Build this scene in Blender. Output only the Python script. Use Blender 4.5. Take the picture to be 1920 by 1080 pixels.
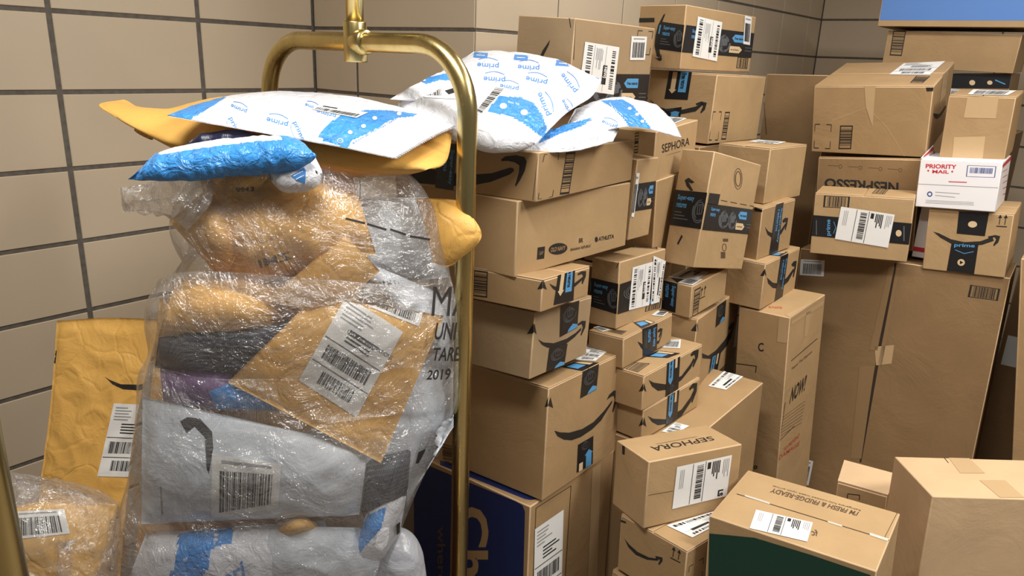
import bpy, bmesh, math, random
from mathutils import Vector, Matrix, noise, Euler
from mathutils.bvhtree import BVHTree
from mathutils.geometry import tessellate_polygon

for o in list(bpy.data.objects):
    bpy.data.objects.remove(o)
S = bpy.context.scene
COL = S.collection

# ---------------------------------------------------------------- camera
FPX = 1391.285
CAM = Vector((2.20593, -1.64696, 1.55449))
def cam_axes(yaw, pitch, roll):
    fwd = Vector((math.sin(yaw)*math.cos(pitch), math.cos(yaw)*math.cos(pitch), -math.sin(pitch)))
    right = Vector((math.cos(yaw), -math.sin(yaw), 0))
    up = right.cross(fwd)
    return right*math.cos(roll)+up*math.sin(roll), -right*math.sin(roll)+up*math.cos(roll), fwd
CR, CU, CF = cam_axes(-0.66931, 0.30045, 0.03949)
cd = bpy.data.cameras.new('camera'); cam = bpy.data.objects.new('camera', cd); COL.objects.link(cam)
cd.sensor_width = 36; cd.lens = FPX/1920*36; cd.clip_start = .02
mw = Matrix((CR, CU, -CF)).transposed().to_4x4(); mw.translation = CAM
cam.matrix_world = mw
S.camera = cam

# ---------------------------------------------------------------- world, lamps, exposure
S.view_settings.view_transform = 'Standard'; S.view_settings.look = 'None'
S.view_settings.gamma = 1; S.view_settings.use_curve_mapping = False
S.view_settings.exposure = 0.0
W = bpy.data.worlds.new('room_air'); S.world = W; W.use_nodes = True
W.node_tree.nodes['Background'].inputs[0].default_value = (1.0, .96, .9, 1)
W.node_tree.nodes['Background'].inputs[1].default_value = .14
def area(name, loc, sx, sy, power, col=(1, .965, .91), aim=None):
    l = bpy.data.lights.new(name, 'AREA'); l.shape = 'RECTANGLE'; l.size = sx; l.size_y = sy; l.energy = power; l.color = col
    o = bpy.data.objects.new(name, l); COL.objects.link(o); o.location = loc
    if aim: o.rotation_euler = (Vector(aim)-Vector(loc)).to_track_quat('-Z', 'Y').to_euler()
    return o
area('ceiling_lamp_light', (2.0, .45, 2.66), 1.1, .30, 24)
area('ceiling_lamp_light', (3.2, -.15, 2.66), .9, .30, 47)
area('ceiling_lamp_light', (1.6, -1.4, 2.66), 1.1, .30, 33)

def at(px, py, d):
    "world point at distance d in front of the lens plane, seen at photo pixel px,py"
    return CAM+(CF+CR*((px-960)/FPX)+CU*((540-py)/FPX))*d
def ray(px, py):
    return CF+CR*((px-960)/FPX)+CU*((540-py)/FPX)
def px_of(P):
    d = P-CAM; f = d.dot(CF)
    return 960+FPX*d.dot(CR)/f, 540-FPX*d.dot(CU)/f

# ---------------------------------------------------------------- materials
M = {}
def lin(c):
    return tuple(((v/255)/12.92 if v <= 10 else ((v/255+.055)/1.055)**2.4) for v in c)+(1,)
def mat(name, col, rough=.7, metal=0, spec=.5, build=None):
    m = bpy.data.materials.new(name); m.use_nodes = True
    nt = m.node_tree; b = nt.nodes['Principled BSDF']
    b.inputs['Base Color'].default_value = lin(col); b.inputs['Roughness'].default_value = rough
    b.inputs['Metallic'].default_value = metal; b.inputs['Specular IOR Level'].default_value = spec
    if build: build(nt, b)
    M[name] = m; return m
def noise_node(nt, scale, detail=4, coord='Object', stretch=None, rough=.5, dist=0):
    tc = nt.nodes.new('ShaderNodeTexCoord'); n = nt.nodes.new('ShaderNodeTexNoise')
    n.inputs['Scale'].default_value = scale; n.inputs['Detail'].default_value = detail
    n.inputs['Roughness'].default_value = rough; n.inputs['Distortion'].default_value = dist
    if stretch:
        mp = nt.nodes.new('ShaderNodeMapping'); mp.inputs['Scale'].default_value = stretch
        nt.links.new(tc.outputs[coord], mp.inputs[0]); nt.links.new(mp.outputs[0], n.inputs[0])
    else: nt.links.new(tc.outputs[coord], n.inputs[0])
    return n
def vary(nt, b, col, amt, scale, coord='Object', stretch=None):
    n = noise_node(nt, scale, 5, coord, stretch)
    r = nt.nodes.new('ShaderNodeValToRGB')
    c = lin(col)
    r.color_ramp.elements[0].position = .3; r.color_ramp.elements[1].position = .7
    r.color_ramp.elements[0].color = tuple(v*(1-amt) for v in c[:3])+(1,)
    r.color_ramp.elements[1].color = tuple(min(1, v*(1+amt)) for v in c[:3])+(1,)
    nt.links.new(n.outputs[0], r.inputs[0]); nt.links.new(r.outputs[0], b.inputs['Base Color'])
    return r
def bump(nt, b, src, strength, dist=.002, prev=None):
    bp = nt.nodes.new('ShaderNodeBump'); bp.inputs['Strength'].default_value = strength; bp.inputs['Distance'].default_value = dist
    nt.links.new(src, bp.inputs['Height'])
    if prev: nt.links.new(prev.outputs[0], bp.inputs['Normal'])
    nt.links.new(bp.outputs[0], b.inputs['Normal']); return bp
def card(name, col):
    def f(nt, b):
        vary(nt, b, col, .07, 9)
        n = noise_node(nt, 5, 6, rough=.65, dist=.6)
        n2 = noise_node(nt, 350, 2, stretch=(1, 1, .15))
        p = bump(nt, b, n.outputs[0], .35, .012); bump(nt, b, n2.outputs[0], .15, .0006, p)
    return mat(name, col, .62, spec=.32, build=f)
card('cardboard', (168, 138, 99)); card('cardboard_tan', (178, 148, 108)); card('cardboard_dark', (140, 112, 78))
card('cardboard_worn', (203, 173, 136)); card('cardboard_grey', (164, 140, 108))
mat('ink', (36, 33, 30), .6); mat('ink_soft', (92, 72, 52), .6); mat('ink_red', (178, 70, 48), .6)
mat('void_line', (52, 38, 26), .9)
def tapeb(nt, b):
    n = noise_node(nt, 60, 3); bump(nt, b, n.outputs[0], .25, .0015)
mat('tape_black', (30, 31, 34), .34, spec=.5, build=tapeb)
mat('tape_blue', (86, 156, 208), .4); mat('tape_cream', (215, 190, 150), .5); mat('tape_grey', (92, 97, 102), .45)
mat('tape_dull', (146, 118, 84), .4, build=tapeb); mat('tape_kraft', (192, 163, 124), .28, spec=.5, build=tapeb)
mat('tape_shine', (205, 200, 190), .15, spec=.8, build=tapeb)
mat('paper_white', (236, 236, 234), .5, build=tapeb); mat('print_black', (34, 34, 36), .55); mat('print_grey', (150, 150, 152), .6)
mat('navy', (26, 40, 92), .5); mat('box_green', (18, 62, 50), .5); mat('box_blue', (88, 134, 205), .5)
mat('usps_white', (236, 235, 238), .45); mat('usps_red', (200, 40, 60), .5); mat('usps_blue', (60, 80, 150), .5)
# kraft padded mailers
def kraft(amt=1.0, sheen=.4):
    def f(nt, b):
        vary(nt, b, (226, 176, 92), .06, 12)
        n = noise_node(nt, 16, 5, rough=.6, dist=1.2)
        v = nt.nodes.new('ShaderNodeTexVoronoi'); v.feature = 'DISTANCE_TO_EDGE'; v.inputs['Scale'].default_value = 13
        tc = nt.nodes.new('ShaderNodeTexCoord'); mx = nt.nodes.new('ShaderNodeMixRGB'); mx.inputs[0].default_value = .12
        nn = noise_node(nt, 6, 3)
        nt.links.new(tc.outputs['Object'], mx.inputs[1]); nt.links.new(nn.outputs['Color'], mx.inputs[2]); nt.links.new(mx.outputs[0], v.inputs['Vector'])
        p = bump(nt, b, n.outputs[0], .5*amt, .015)
        mr = nt.nodes.new('ShaderNodeMapRange'); mr.inputs['From Max'].default_value = .07
        nt.links.new(v.outputs[0], mr.inputs[0]); bump(nt, b, mr.outputs[0], .5*amt, .003, p)
    return f
mat('kraft_paper', (222, 172, 88), .5, spec=.4, build=kraft(.7))
mat('kraft_smooth', (212, 170, 108), .55, spec=.35, build=kraft(.35))
mat('kraft_inside', (214, 138, 60), .6)
def poly(sc=40, amt=.5, d=.004):
    def f(nt, b):
        n = noise_node(nt, sc, 4, rough=.55, dist=1.5); p = bump(nt, b, n.outputs[0], amt, d)
        n2 = noise_node(nt, sc*3.2, 2); bump(nt, b, n2.outputs[0], amt*.5, d*.3, p)
    return f
mat('poly_white', (228, 230, 237), .32, spec=.5, build=poly(32, .9, .007))
mat('poly_blue', (66, 152, 232), .22, spec=.7, build=poly(38, 1.0, .010)); mat('poly_blue_print', (70, 140, 215), .4)
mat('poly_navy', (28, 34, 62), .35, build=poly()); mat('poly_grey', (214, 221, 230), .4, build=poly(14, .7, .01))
mat('poly_haze', (160, 162, 168), .3, build=poly(14, .7, .01)); mat('poly_dark', (52, 58, 74), .45, build=poly(14, .7, .01)); mat('poly_purple', (110, 74, 132), .45, build=poly(14, .7, .01))
# brass
def brassf(nt, b):
    vary(nt, b, (206, 186, 128), .10, 6, stretch=(8, 8, .7))
    n = noise_node(nt, 40, 4, stretch=(1, 1, .12)); r = nt.nodes.new('ShaderNodeMapRange')
    r.inputs['To Min'].default_value = .16; r.inputs['To Max'].default_value = .36
    nt.links.new(n.outputs[0], r.inputs[0]); nt.links.new(r.outputs[0], b.inputs['Roughness'])
mat('brass', (206, 186, 128), .25, metal=1, build=brassf)
mat('carpet', (60, 22, 26), .95); mat('rubber', (30, 30, 30), .8)
def tilef(nt, b):
    vary(nt, b, (198, 181, 157), .035, 3.5)
    n = noise_node(nt, 7, 3); bump(nt, b, n.outputs[0], .12, .004)
mat('glazed_tile', (198, 181, 157), .36, spec=.4, build=tilef)
def groutf(nt, b):
    vary(nt, b, (98, 92, 84), .2, 60); n = noise_node(nt, 200, 3); bump(nt, b, n.outputs[0], .5, .001)
mat('grout', (98, 92, 84), .95, build=groutf)
mat('floor_tile', (120, 108, 96), .5); mat('ceiling_paint', (225, 220, 210), .9)
def glowf(nt, b):
    b.inputs['Emission Color'].default_value = (1, .95, .86, 1); b.inputs['Emission Strength'].default_value = 3
mat('lamp_diffuser', (255, 250, 240), .5, build=glowf); mat('lamp_frame', (230, 230, 228), .4)

# sack film: woven, hazy, glossy
def film(name, haze, thread, col=(222, 222, 224), wr=1.0, gridk=1.0):
    m = bpy.data.materials.new(name); m.use_nodes = True; nt = m.node_tree; N = nt.nodes; L = nt.links
    for n in list(N): N.remove(n)
    out = N.new('ShaderNodeOutputMaterial'); tr = N.new('ShaderNodeBsdfTransparent')
    df = N.new('ShaderNodeBsdfDiffuse'); tl = N.new('ShaderNodeBsdfTranslucent'); gl = N.new('ShaderNodeBsdfGlossy')
    df.inputs[0].default_value = lin(col); tl.inputs[0].default_value = lin(col); gl.inputs['Roughness'].default_value = .15
    gl.inputs[0].default_value = (1, 1, 1, 1)
    a1 = N.new('ShaderNodeMixShader'); a1.inputs[0].default_value = .35; L.new(df.outputs[0], a1.inputs[1]); L.new(tl.outputs[0], a1.inputs[2])
    hz = noise_node(nt, 5, 4, dist=.8)
    mr = N.new('ShaderNodeMapRange'); mr.inputs['From Min'].default_value = .3; mr.inputs['From Max'].default_value = .75
    mr.inputs['To Min'].default_value = haze*.7; mr.inputs['To Max'].default_value = haze*1.5; L.new(hz.outputs[0], mr.inputs[0])
    fac = mr.outputs[0]
    if thread > 0:
        uv = N.new('ShaderNodeUVMap'); sp = N.new('ShaderNodeSeparateXYZ'); L.new(uv.outputs[0], sp.inputs[0])
        gs = []
        for ax in (0, 1):
            mu = N.new('ShaderNodeMath'); mu.operation = 'MULTIPLY'; mu.inputs[1].default_value = gridk; L.new(sp.outputs[ax], mu.inputs[0])
            fr = N.new('ShaderNodeMath'); fr.operation = 'FRACT'; L.new(mu.outputs[0], fr.inputs[0])
            lt = N.new('ShaderNodeMath'); lt.operation = 'LESS_THAN'; lt.inputs[1].default_value = .3; L.new(fr.outputs[0], lt.inputs[0]); gs.append(lt)
        mx = N.new('ShaderNodeMath'); mx.operation = 'MAXIMUM'; L.new(gs[0].outputs[0], mx.inputs[0]); L.new(gs[1].outputs[0], mx.inputs[1])
        mm = N.new('ShaderNodeMath'); mm.operation = 'MULTIPLY_ADD'; mm.inputs[1].default_value = thread; L.new(mx.outputs[0], mm.inputs[0]); L.new(fac, mm.inputs[2])
        fac = mm.outputs[0]
    b1 = N.new('ShaderNodeMixShader'); L.new(fac, b1.inputs[0]); L.new(tr.outputs[0], b1.inputs[1]); L.new(a1.outputs[0], b1.inputs[2])
    lw = N.new('ShaderNodeLayerWeight'); lw.inputs[0].default_value = .25
    ma = N.new('ShaderNodeMath'); ma.operation = 'MULTIPLY_ADD'; ma.inputs[1].default_value = .4; ma.inputs[2].default_value = .11; L.new(lw.outputs['Fresnel'], ma.inputs[0])
    b2 = N.new('ShaderNodeMixShader'); L.new(ma.outputs[0], b2.inputs[0]); L.new(b1.outputs[0], b2.inputs[1]); L.new(gl.outputs[0], b2.inputs[2])
    L.new(b2.outputs[0], out.inputs[0])
    n1 = noise_node(nt, 9, 5, rough=.62, dist=2.2); n2 = noise_node(nt, 55, 3, rough=.6, dist=1)
    bp = N.new('ShaderNodeBump'); bp.inputs['Strength'].default_value = wr; bp.inputs['Distance'].default_value = .02; L.new(n1.outputs[0], bp.inputs['Height'])
    b2n = N.new('ShaderNodeBump'); b2n.inputs['Strength'].default_value = wr; b2n.inputs['Distance'].default_value = .006; L.new(n2.outputs[0], b2n.inputs['Height']); L.new(bp.outputs[0], b2n.inputs['Normal'])
    L.new(b2n.outputs[0], gl.inputs['Normal'])
    L.new(bp.outputs[0], df.inputs['Normal'])
    M[name] = m
film('sack_film', .10, .10, gridk=1.0); film('clear_film', .16, 0)

# ---------------------------------------------------------------- helpers
def link(name, verts, faces, mats, idx=None, parent=None, smooth=False, loc=None, rot=None):
    me = bpy.data.meshes.new(name); me.from_pydata([tuple(v) for v in verts], [], faces); 
    for m in mats: me.materials.append(M[m])
    if idx: me.polygons.foreach_set('material_index', idx)
    if smooth is True: me.polygons.foreach_set('use_smooth', [True]*len(me.polygons))
    elif smooth: me.polygons.foreach_set('use_smooth', smooth)
    me.update(); o = bpy.data.objects.new(name, me); COL.objects.link(o)
    if parent: o.parent = parent
    if loc is not None: o.location = loc
    if rot is not None: o.rotation_euler = rot
    return o
def tag(o, label, cat=None, group=None):
    o['label'] = label
    if cat: o['category'] = cat
    if group: o['group'] = group
    return o
class MB:
    "collects polygons with materials"
    def __init__(s): s.v = []; s.f = []; s.m = []; s.names = []; s.sm = []
    def mi(s, n):
        if n not in s.names: s.names.append(n)
        return s.names.index(n)
    def add(s, verts, faces, m, smooth=False):
        k = len(s.v); s.v += [Vector(v) for v in verts]; i = s.mi(m)
        for f in faces: s.f.append([k+a for a in f]); s.m.append(i); s.sm.append(smooth)
    def box(s, a, b, m):
        x0, y0, z0 = a; x1, y1, z1 = b
        s.add([(x0,y0,z0),(x1,y0,z0),(x1,y1,z0),(x0,y1,z0),(x0,y0,z1),(x1,y0,z1),(x1,y1,z1),(x0,y1,z1)],
              [(0,3,2,1),(4,5,6,7),(0,1,5,4),(1,2,6,5),(2,3,7,6),(3,0,4,7)], m)
    def bbox(s, a, b, m, bev=.002, edge=None, seg=2):
        "bevelled box; bevel faces may take another material"
        bm = bmesh.new(); c = [(a[i]+b[i])/2 for i in range(3)]; d = [b[i]-a[i] for i in range(3)]
        bmesh.ops.create_cube(bm, size=1, matrix=Matrix.Translation(c) @ Matrix.Diagonal((*d, 1)))
        bmesh.ops.bevel(bm, geom=bm.edges[:], offset=bev, segments=seg, affect='EDGES', profile=.5)
        bm.verts.ensure_lookup_table(); bm.normal_update()
        vs = [v.co.copy() for v in bm.verts]
        big = [f for f in bm.faces if max(abs(f.normal.x), abs(f.normal.y), abs(f.normal.z)) > .999]
        bs = set(f.index for f in big)
        s.add(vs, [[v.index for v in f.verts] for f in bm.faces if f.index in bs], m)
        s.add(vs, [[v.index for v in f.verts] for f in bm.faces if f.index not in bs], edge or m, True)
        bm.free()
    def lathe(s, prof, m, c=(0, 0, 0), axis='Z', n=32):
        vs = []; fs = []
        for r, z in prof:
            for k in range(n):
                t = 2*math.pi*k/n; p = (r*math.cos(t), r*math.sin(t), z)
                if axis == 'X': p = (p[2], p[0], p[1])
                if axis == 'Y': p = (p[0], p[2], p[1])
                vs.append(Vector(p)+Vector(c))
        for i in range(len(prof)-1):
            for k in range(n): fs.append((i*n+k, i*n+(k+1) % n, (i+1)*n+(k+1) % n, (i+1)*n+k))
        fs.append(tuple(range(n))[::-1]); fs.append(tuple((len(prof)-1)*n+k for k in range(n)))
        s.add(vs, fs, m, True)
    def tube(s, pts, r, m, n=24, cap=True):
        pts = [Vector(p) for p in pts]; vs = []; fs = []; ref = None
        for i, p in enumerate(pts):
            t = ((pts[min(i+1, len(pts)-1)]-pts[max(i-1, 0)])).normalized()
            if ref is None:
                ref = t.orthogonal().normalized()
            ref = (ref-t*ref.dot(t)).normalized(); b = t.cross(ref)
            for k in range(n):
                a = 2*math.pi*k/n; vs.append(p+(ref*math.cos(a)+b*math.sin(a))*r)
        for i in range(len(pts)-1):
            for k in range(n): fs.append((i*n+k, i*n+(k+1) % n, (i+1)*n+(k+1) % n, (i+1)*n+k))
        if cap: fs.append(tuple(range(n))[::-1]); fs.append(tuple((len(pts)-1)*n+k for k in range(n)))
        s.add(vs, fs, m, True)
    def build(s, name, parent=None, loc=None, rot=None):
        return link(name, s.v, s.f, s.names, s.m, parent, s.sm, loc, rot)

# text outlines, cached
_tc = {}
def text_shape(txt, bold=0.0, shear=0.0):
    k = (txt, bold, shear)
    if k not in _tc:
        cu = bpy.data.curves.new('glyphs', 'FONT'); cu.body = txt; cu.offset = bold; cu.resolution_u = 3; cu.fill_mode = 'FRONT'; cu.shear = shear
        ob = bpy.data.objects.new('glyphs', cu); COL.objects.link(ob)
        dg = bpy.context.evaluated_depsgraph_get(); me = bpy.data.meshes.new_from_object(ob.evaluated_get(dg))
        vs = [v.co.copy() for v in me.vertices]; fs = [list(p.vertices) for p in me.polygons]
        bpy.data.objects.remove(ob); bpy.data.curves.remove(cu); bpy.data.meshes.remove(me)
        x0 = min(v.x for v in vs); x1 = max(v.x for v in vs); y0 = min(v.y for v in vs); y1 = max(v.y for v in vs)
        _tc[k] = ([((v.x-x0)/(x1-x0), (y1-v.y)/(y1-y0)) for v in vs], fs, (x1-x0)/(y1-y0))
    return _tc[k]

class Ink:
    "draws flat shapes onto a surface through place(x, y, lift); base lift is given in metres"
    def __init__(s, mb, place, lift=.0004, asp=1.0, sub=None):
        s.mb = mb; s.place = place; s.l = lift; s.asp = asp; s.sub = sub
    def up(s, k=1): return Ink(s.mb, s.place, s.l+.0004*k, s.asp, s.sub)
    def tri(s, pts, faces, m):
        if s.sub:   # split long edges so that the shape follows a curved surface
            bm = bmesh.new(); bv = [bm.verts.new((p[0], p[1], 0)) for p in pts]
            for f in faces:
                try: bm.faces.new([bv[i] for i in f])
                except ValueError: pass
            bmesh.ops.triangulate(bm, faces=bm.faces[:])
            for _ in range(7):
                e = [e for e in bm.edges if s.elen(e) > s.sub]
                if not e: break
                bmesh.ops.subdivide_edges(bm, edges=e, cuts=1); bmesh.ops.triangulate(bm, faces=[f for f in bm.faces if len(f.verts) > 3])
            bm.verts.ensure_lookup_table(); bm.verts.index_update()
            P = [s.place(v.co.x, v.co.y, s.l) for v in bm.verts]
            fs = [[v.index for v in f.verts] for f in bm.faces]
            bm.free()
            fs = [f for f in fs if all(P[i] is not None for i in f)]
            used = sorted(set(i for f in fs for i in f)); mp = {u: k for k, u in enumerate(used)}
            s.mb.add([P[u] for u in used], [[mp[i] for i in f] for f in fs], m)
        else:
            P = [s.place(p[0], p[1], s.l) for p in pts]
            s.mb.add(P, faces, m)
    def elen(s, e):
        a, b = e.verts[0].co, e.verts[1].co
        return math.hypot(a.x-b.x, (a.y-b.y))
    def poly(s, pts, m):
        t = tessellate_polygon([[Vector((p[0], p[1], 0)) for p in pts]])
        if not t: return
        # keep a consistent winding
        fs = []
        for f in t:
            a, b, c = [pts[i] for i in f]
            cr = (b[0]-a[0])*(c[1]-a[1])-(b[1]-a[1])*(c[0]-a[0])
            fs.append(tuple(f) if cr < 0 else tuple(f)[::-1])
        s.tri(pts, fs, m)
    def rect(s, x0, y0, x1, y1, m): s.poly([(x0, y0), (x1, y0), (x1, y1), (x0, y1)], m)
    def line(s, pts, w, m):
        for a, b in zip(pts, pts[1:]):
            dx, dy = b[0]-a[0], b[1]-a[1]; L = math.hypot(dx, dy) or 1; nx, ny = -dy/L*w/2, dx/L*w/2
            s.poly([(a[0]+nx, a[1]+ny), (b[0]+nx, b[1]+ny), (b[0]-nx, b[1]-ny), (a[0]-nx, a[1]-ny)], m)
    def text(s, txt, q, m, bold=0.0, shear=0.0):
        "q: quad TL TR BR BL in reading order, or x0,y0,x1,y1"
        if not hasattr(q[0], '__len__'): x0, y0, x1, y1 = q; q = [(x0, y0), (x1, y0), (x1, y1), (x0, y1)]
        vs, fs, _ = text_shape(txt, bold, shear)
        P = []
        for u, v in vs:
            a = [q[0][k]*(1-u)*(1-v)+q[1][k]*u*(1-v)+q[2][k]*u*v+q[3][k]*(1-u)*v for k in (0, 1)]
            P.append(a)
        s.tri(P, fs, m)
    def quad(s, q):
        "unit canvas inside quad TL TR BR BL"
        def pl(x, y, l, q=q, s0=s.place):
            a = [q[0][k]*(1-x)*(1-y)+q[1][k]*x*(1-y)+q[2][k]*x*y+q[3][k]*(1-x)*y for k in (0, 1)]
            return s0(a[0], a[1], l)
        sub = s.sub
        if sub:
            size = max(math.dist(q[0], q[1]), math.dist(q[1], q[2])); sub = sub/size
        return Ink(s.mb, pl, s.l, 1, sub)
    def bars(s, x0, y0, x1, y1, n, m='print_black', seed=1, vertical=True):
        rnd = random.Random(seed); t = 0; segs = []
        while len(segs) < n: w = rnd.choice([1, 1, 2, 3]); g = rnd.choice([1, 1, 2]); segs.append((t, t+w)); t += w+g
        T = segs[-1][1]
        for a, b in segs:
            a /= T; b /= T
            if vertical: s.rect(x0+(x1-x0)*a, y0, x0+(x1-x0)*b, y1, m)
            else: s.rect(x0, y0+(y1-y0)*a, x1, y0+(y1-y0)*b, m)
    def disc(s, cx, cy, rx, ry, m, n=28, hole=None):
        pts = [(cx+rx*math.cos(2*math.pi*k/n), cy+ry*math.sin(2*math.pi*k/n)) for k in range(n)]
        if hole is None: s.poly(pts, m)
        else: s.line([*pts, pts[0]], hole, m)

# designs on a unit canvas
def d_label(c, kind=0, seed=1):
    c.rect(0, 0, 1, 1, 'paper_white'); k = c.up(); rnd = random.Random(seed)
    if kind == 0:       # courier label turned on its side: two bar columns, black block with four letters
        k.bars(.10, .06, .24, .94, 16, seed=seed, vertical=False); k.bars(.82, .10, .92, .9, 16, seed=seed+1, vertical=False)
        k.rect(.30, .03, .31, .97, 'print_grey'); k.rect(.64, .03, .65, .97, 'print_grey')
        k.rect(.60, .42, .72, .82, 'print_black')
        if seed in (2, 31, 33): k.up().text('NEWJ', [(.71, .45), (.71, .68), (.61, .68), (.61, .45)], 'paper_white', .03)
        for i in range(6): k.rect(.36+.035*i, .08+rnd.random()*.05, .375+.035*i, .3+rnd.random()*.3, 'print_grey')
    elif kind == 1:     # upright: address on top, bars below
        for i in range(5): k.rect(.08, .05+.04*i, .35+rnd.random()*.3, .065+.04*i, 'print_grey')
        for i in range(4): k.rect(.3, .27+.04*i, .6+rnd.random()*.3, .287+.04*i, 'print_black')
        k.rect(.02, .46, .98, .47, 'print_black'); k.bars(.12, .52, .88, .68, 26, seed=seed)
        k.rect(.02, .73, .98, .74, 'print_black'); k.bars(.25, .78, .8, .92, 20, seed=seed+4)
    elif kind == 2:     # small sticker with one bar code
        k.rect(.14, .08, .86, .13, 'print_grey'); k.bars(.12, .25, .88, .9, 24, seed=seed)
    elif kind == 3:     # label on its side: bars in the middle, two ruled lines
        k.bars(.38, .08, .50, .88, 22, seed=seed, vertical=False); k.rect(.30, .02, .31, .98, 'print_black'); k.rect(.53, .02, .54, .98, 'print_black')
        k.rect(.57, .06, .63, .22, 'print_black')
        for i in range(5): k.rect(.66+.03*i, .06, .68+.03*i, .3+rnd.random()*.25, 'print_black')
        for i in range(4): k.rect(.86+.03*i, .06, .872+.03*i, .3+rnd.random()*.2, 'print_grey')
        if seed == 51: k.text('LS', [(.92, .80), (.92, .96), (.82, .96), (.82, .80)], 'print_black', .06)
        for i in range(3): k.rect(.08+.03*i, .1, .09+.03*i, .55, 'print_grey')
def d_stripe(c, n=14, seed=3, w=.06, vertical=False, m='ink'):
    c.rect(0, 0, 1, w, m); c.rect(0, 1-w, 1, 1, m); c.rect(0, 0, w*1.4, 1, m); c.rect(1-w*1.4, 0, 1, 1, m)
    if vertical: c.bars(.14, .08, .86, .92, n, m, seed)
    else: c.bars(.06, .14, .94, .86, n, m, seed, vertical=False)
def d_swirl(c, cx, cy, r, a=1.0, m='tape_grey'):
    "line drawing of a hand turning a parcel"
    for k in range(3):
        rr = r*(1-.16*k); pts = [(cx+rr*a*math.cos(t/10*math.pi+k), cy+rr*math.sin(t/10*math.pi+k)) for t in range(12+k)]
        c.line(pts, r*.07, m)
    c.line([(cx-.35*r*a, cy-.4*r), (cx+.3*r*a, cy-.5*r), (cx+.4*r*a, cy+.25*r), (cx-.25*r*a, cy+.35*r), (cx-.35*r*a, cy-.4*r)], r*.07, m)
    c.line([(cx, cy-.45*r), (cx+.05*r*a, cy+.3*r)], r*.07, m)
def d_tape(c, kind='super', flip=False):
    c.rect(0, 0, 1, 1, 'tape_black'); k = c.up()
    if kind == 'super':
        k.text('Super-easy', (.16, .12, .62, .30), 'tape_blue', .02); k.text('returns', (.16, .34, .44, .48), 'tape_blue', .02)
        for i in range(3): k.rect(.14, .60+.09*i, .34+.1*i, .625+.09*i, 'tape_grey')
        d_swirl(k, .82, .5, .34, .55)
        k.rect(0, .12, .05, .45, 'tape_blue')
    elif kind == 'long':
        k.text('Super-easy', (.10, .12, .28, .28), 'tape_blue', .02); k.text('returns', (.10, .32, .21, .46), 'tape_blue', .02)
        d_swirl(k, .40, .5, .36, .28)
        k.poly([(.72, .14), (.86, .14), (.86, .44), (.72, .44), (.68, .29)], 'tape_blue'); k.up().text('Free returns', (.72, .24, .85, .34), 'tape_black', .02)
        k.poly([(.66, .6), (.80, .6), (.84, .72), (.80, .86), (.66, .86)], 'tape_cream'); k.up().text('on all items', (.68, .69, .79, .77), 'tape_black')
        d_swirl(k, .58, .5, .36, .22)
        for i in range(2): k.rect(.88, .6+.12*i, .97, .63+.12*i, 'tape_grey')
    elif kind == 'updown':      # upright run: blue panel with turned words
        k.rect(.52, .02, .86, .74, 'tape_blue'); k.up().text('Free returns', [(.80, .08), (.80, .62), (.60, .62), (.60, .08)], 'tape_black', .03)
        k.poly([(.18, .05), (.38, .05), (.38, .66), (.45, .66), (.28, .80), (.11, .66), (.18, .66)], 'tape_cream')
    elif kind == 'swirl':
        d_swirl(k, .5, .35, .28, 1.3)
        k.poly([(.42, .98), (.98, .98), (.98, .86), (.72, .76), (.5, .88)], 'tape_blue')
    elif kind == 'arrowup':
        k.poly([(.55, 1), (.55, .55), (.45, .55), (.72, .38), (.98, .55), (.9, .55), (.9, 1)], 'tape_blue'); d_swirl(k, .5, .16, .16, 1.6)
        k.rect(.12, .72, .36, 1, 'tape_cream')
    elif kind == 'arrowdown':
        k.poly([(.15, 0), (.5, 0), (.5, .62), (.33, .74), (.15, .62)], 'tape_blue'); k.up().text('Free returns', [(.42, .05), (.42, .55), (.24, .55), (.24, .05)], 'tape_black', .03)
        k.rect(.62, 0, .8, .35, 'tape_cream'); d_swirl(k, .5, .86, .12, 1.6)
    elif kind == 'words':
        k.text('Super-easy', [(.92, .12), (.92, .82), (.66, .82), (.66, .12)], 'tape_blue', .02)
        k.text('returns', [(.58, .12), (.58, .56), (.36, .56), (.36, .12)], 'tape_blue', .02)
        for i in range(2): k.rect(.14+.1*i, .1, .17+.1*i, .7, 'tape_grey')
    elif kind == 'bluetop':
        k.poly([(.1, .15), (.6, .15), (.6, .7), (.1, .7)], 'tape_blue'); k.rect(.7, .1, .9, .8, 'tape_cream')
    elif kind == 'prime':
        pass
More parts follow.
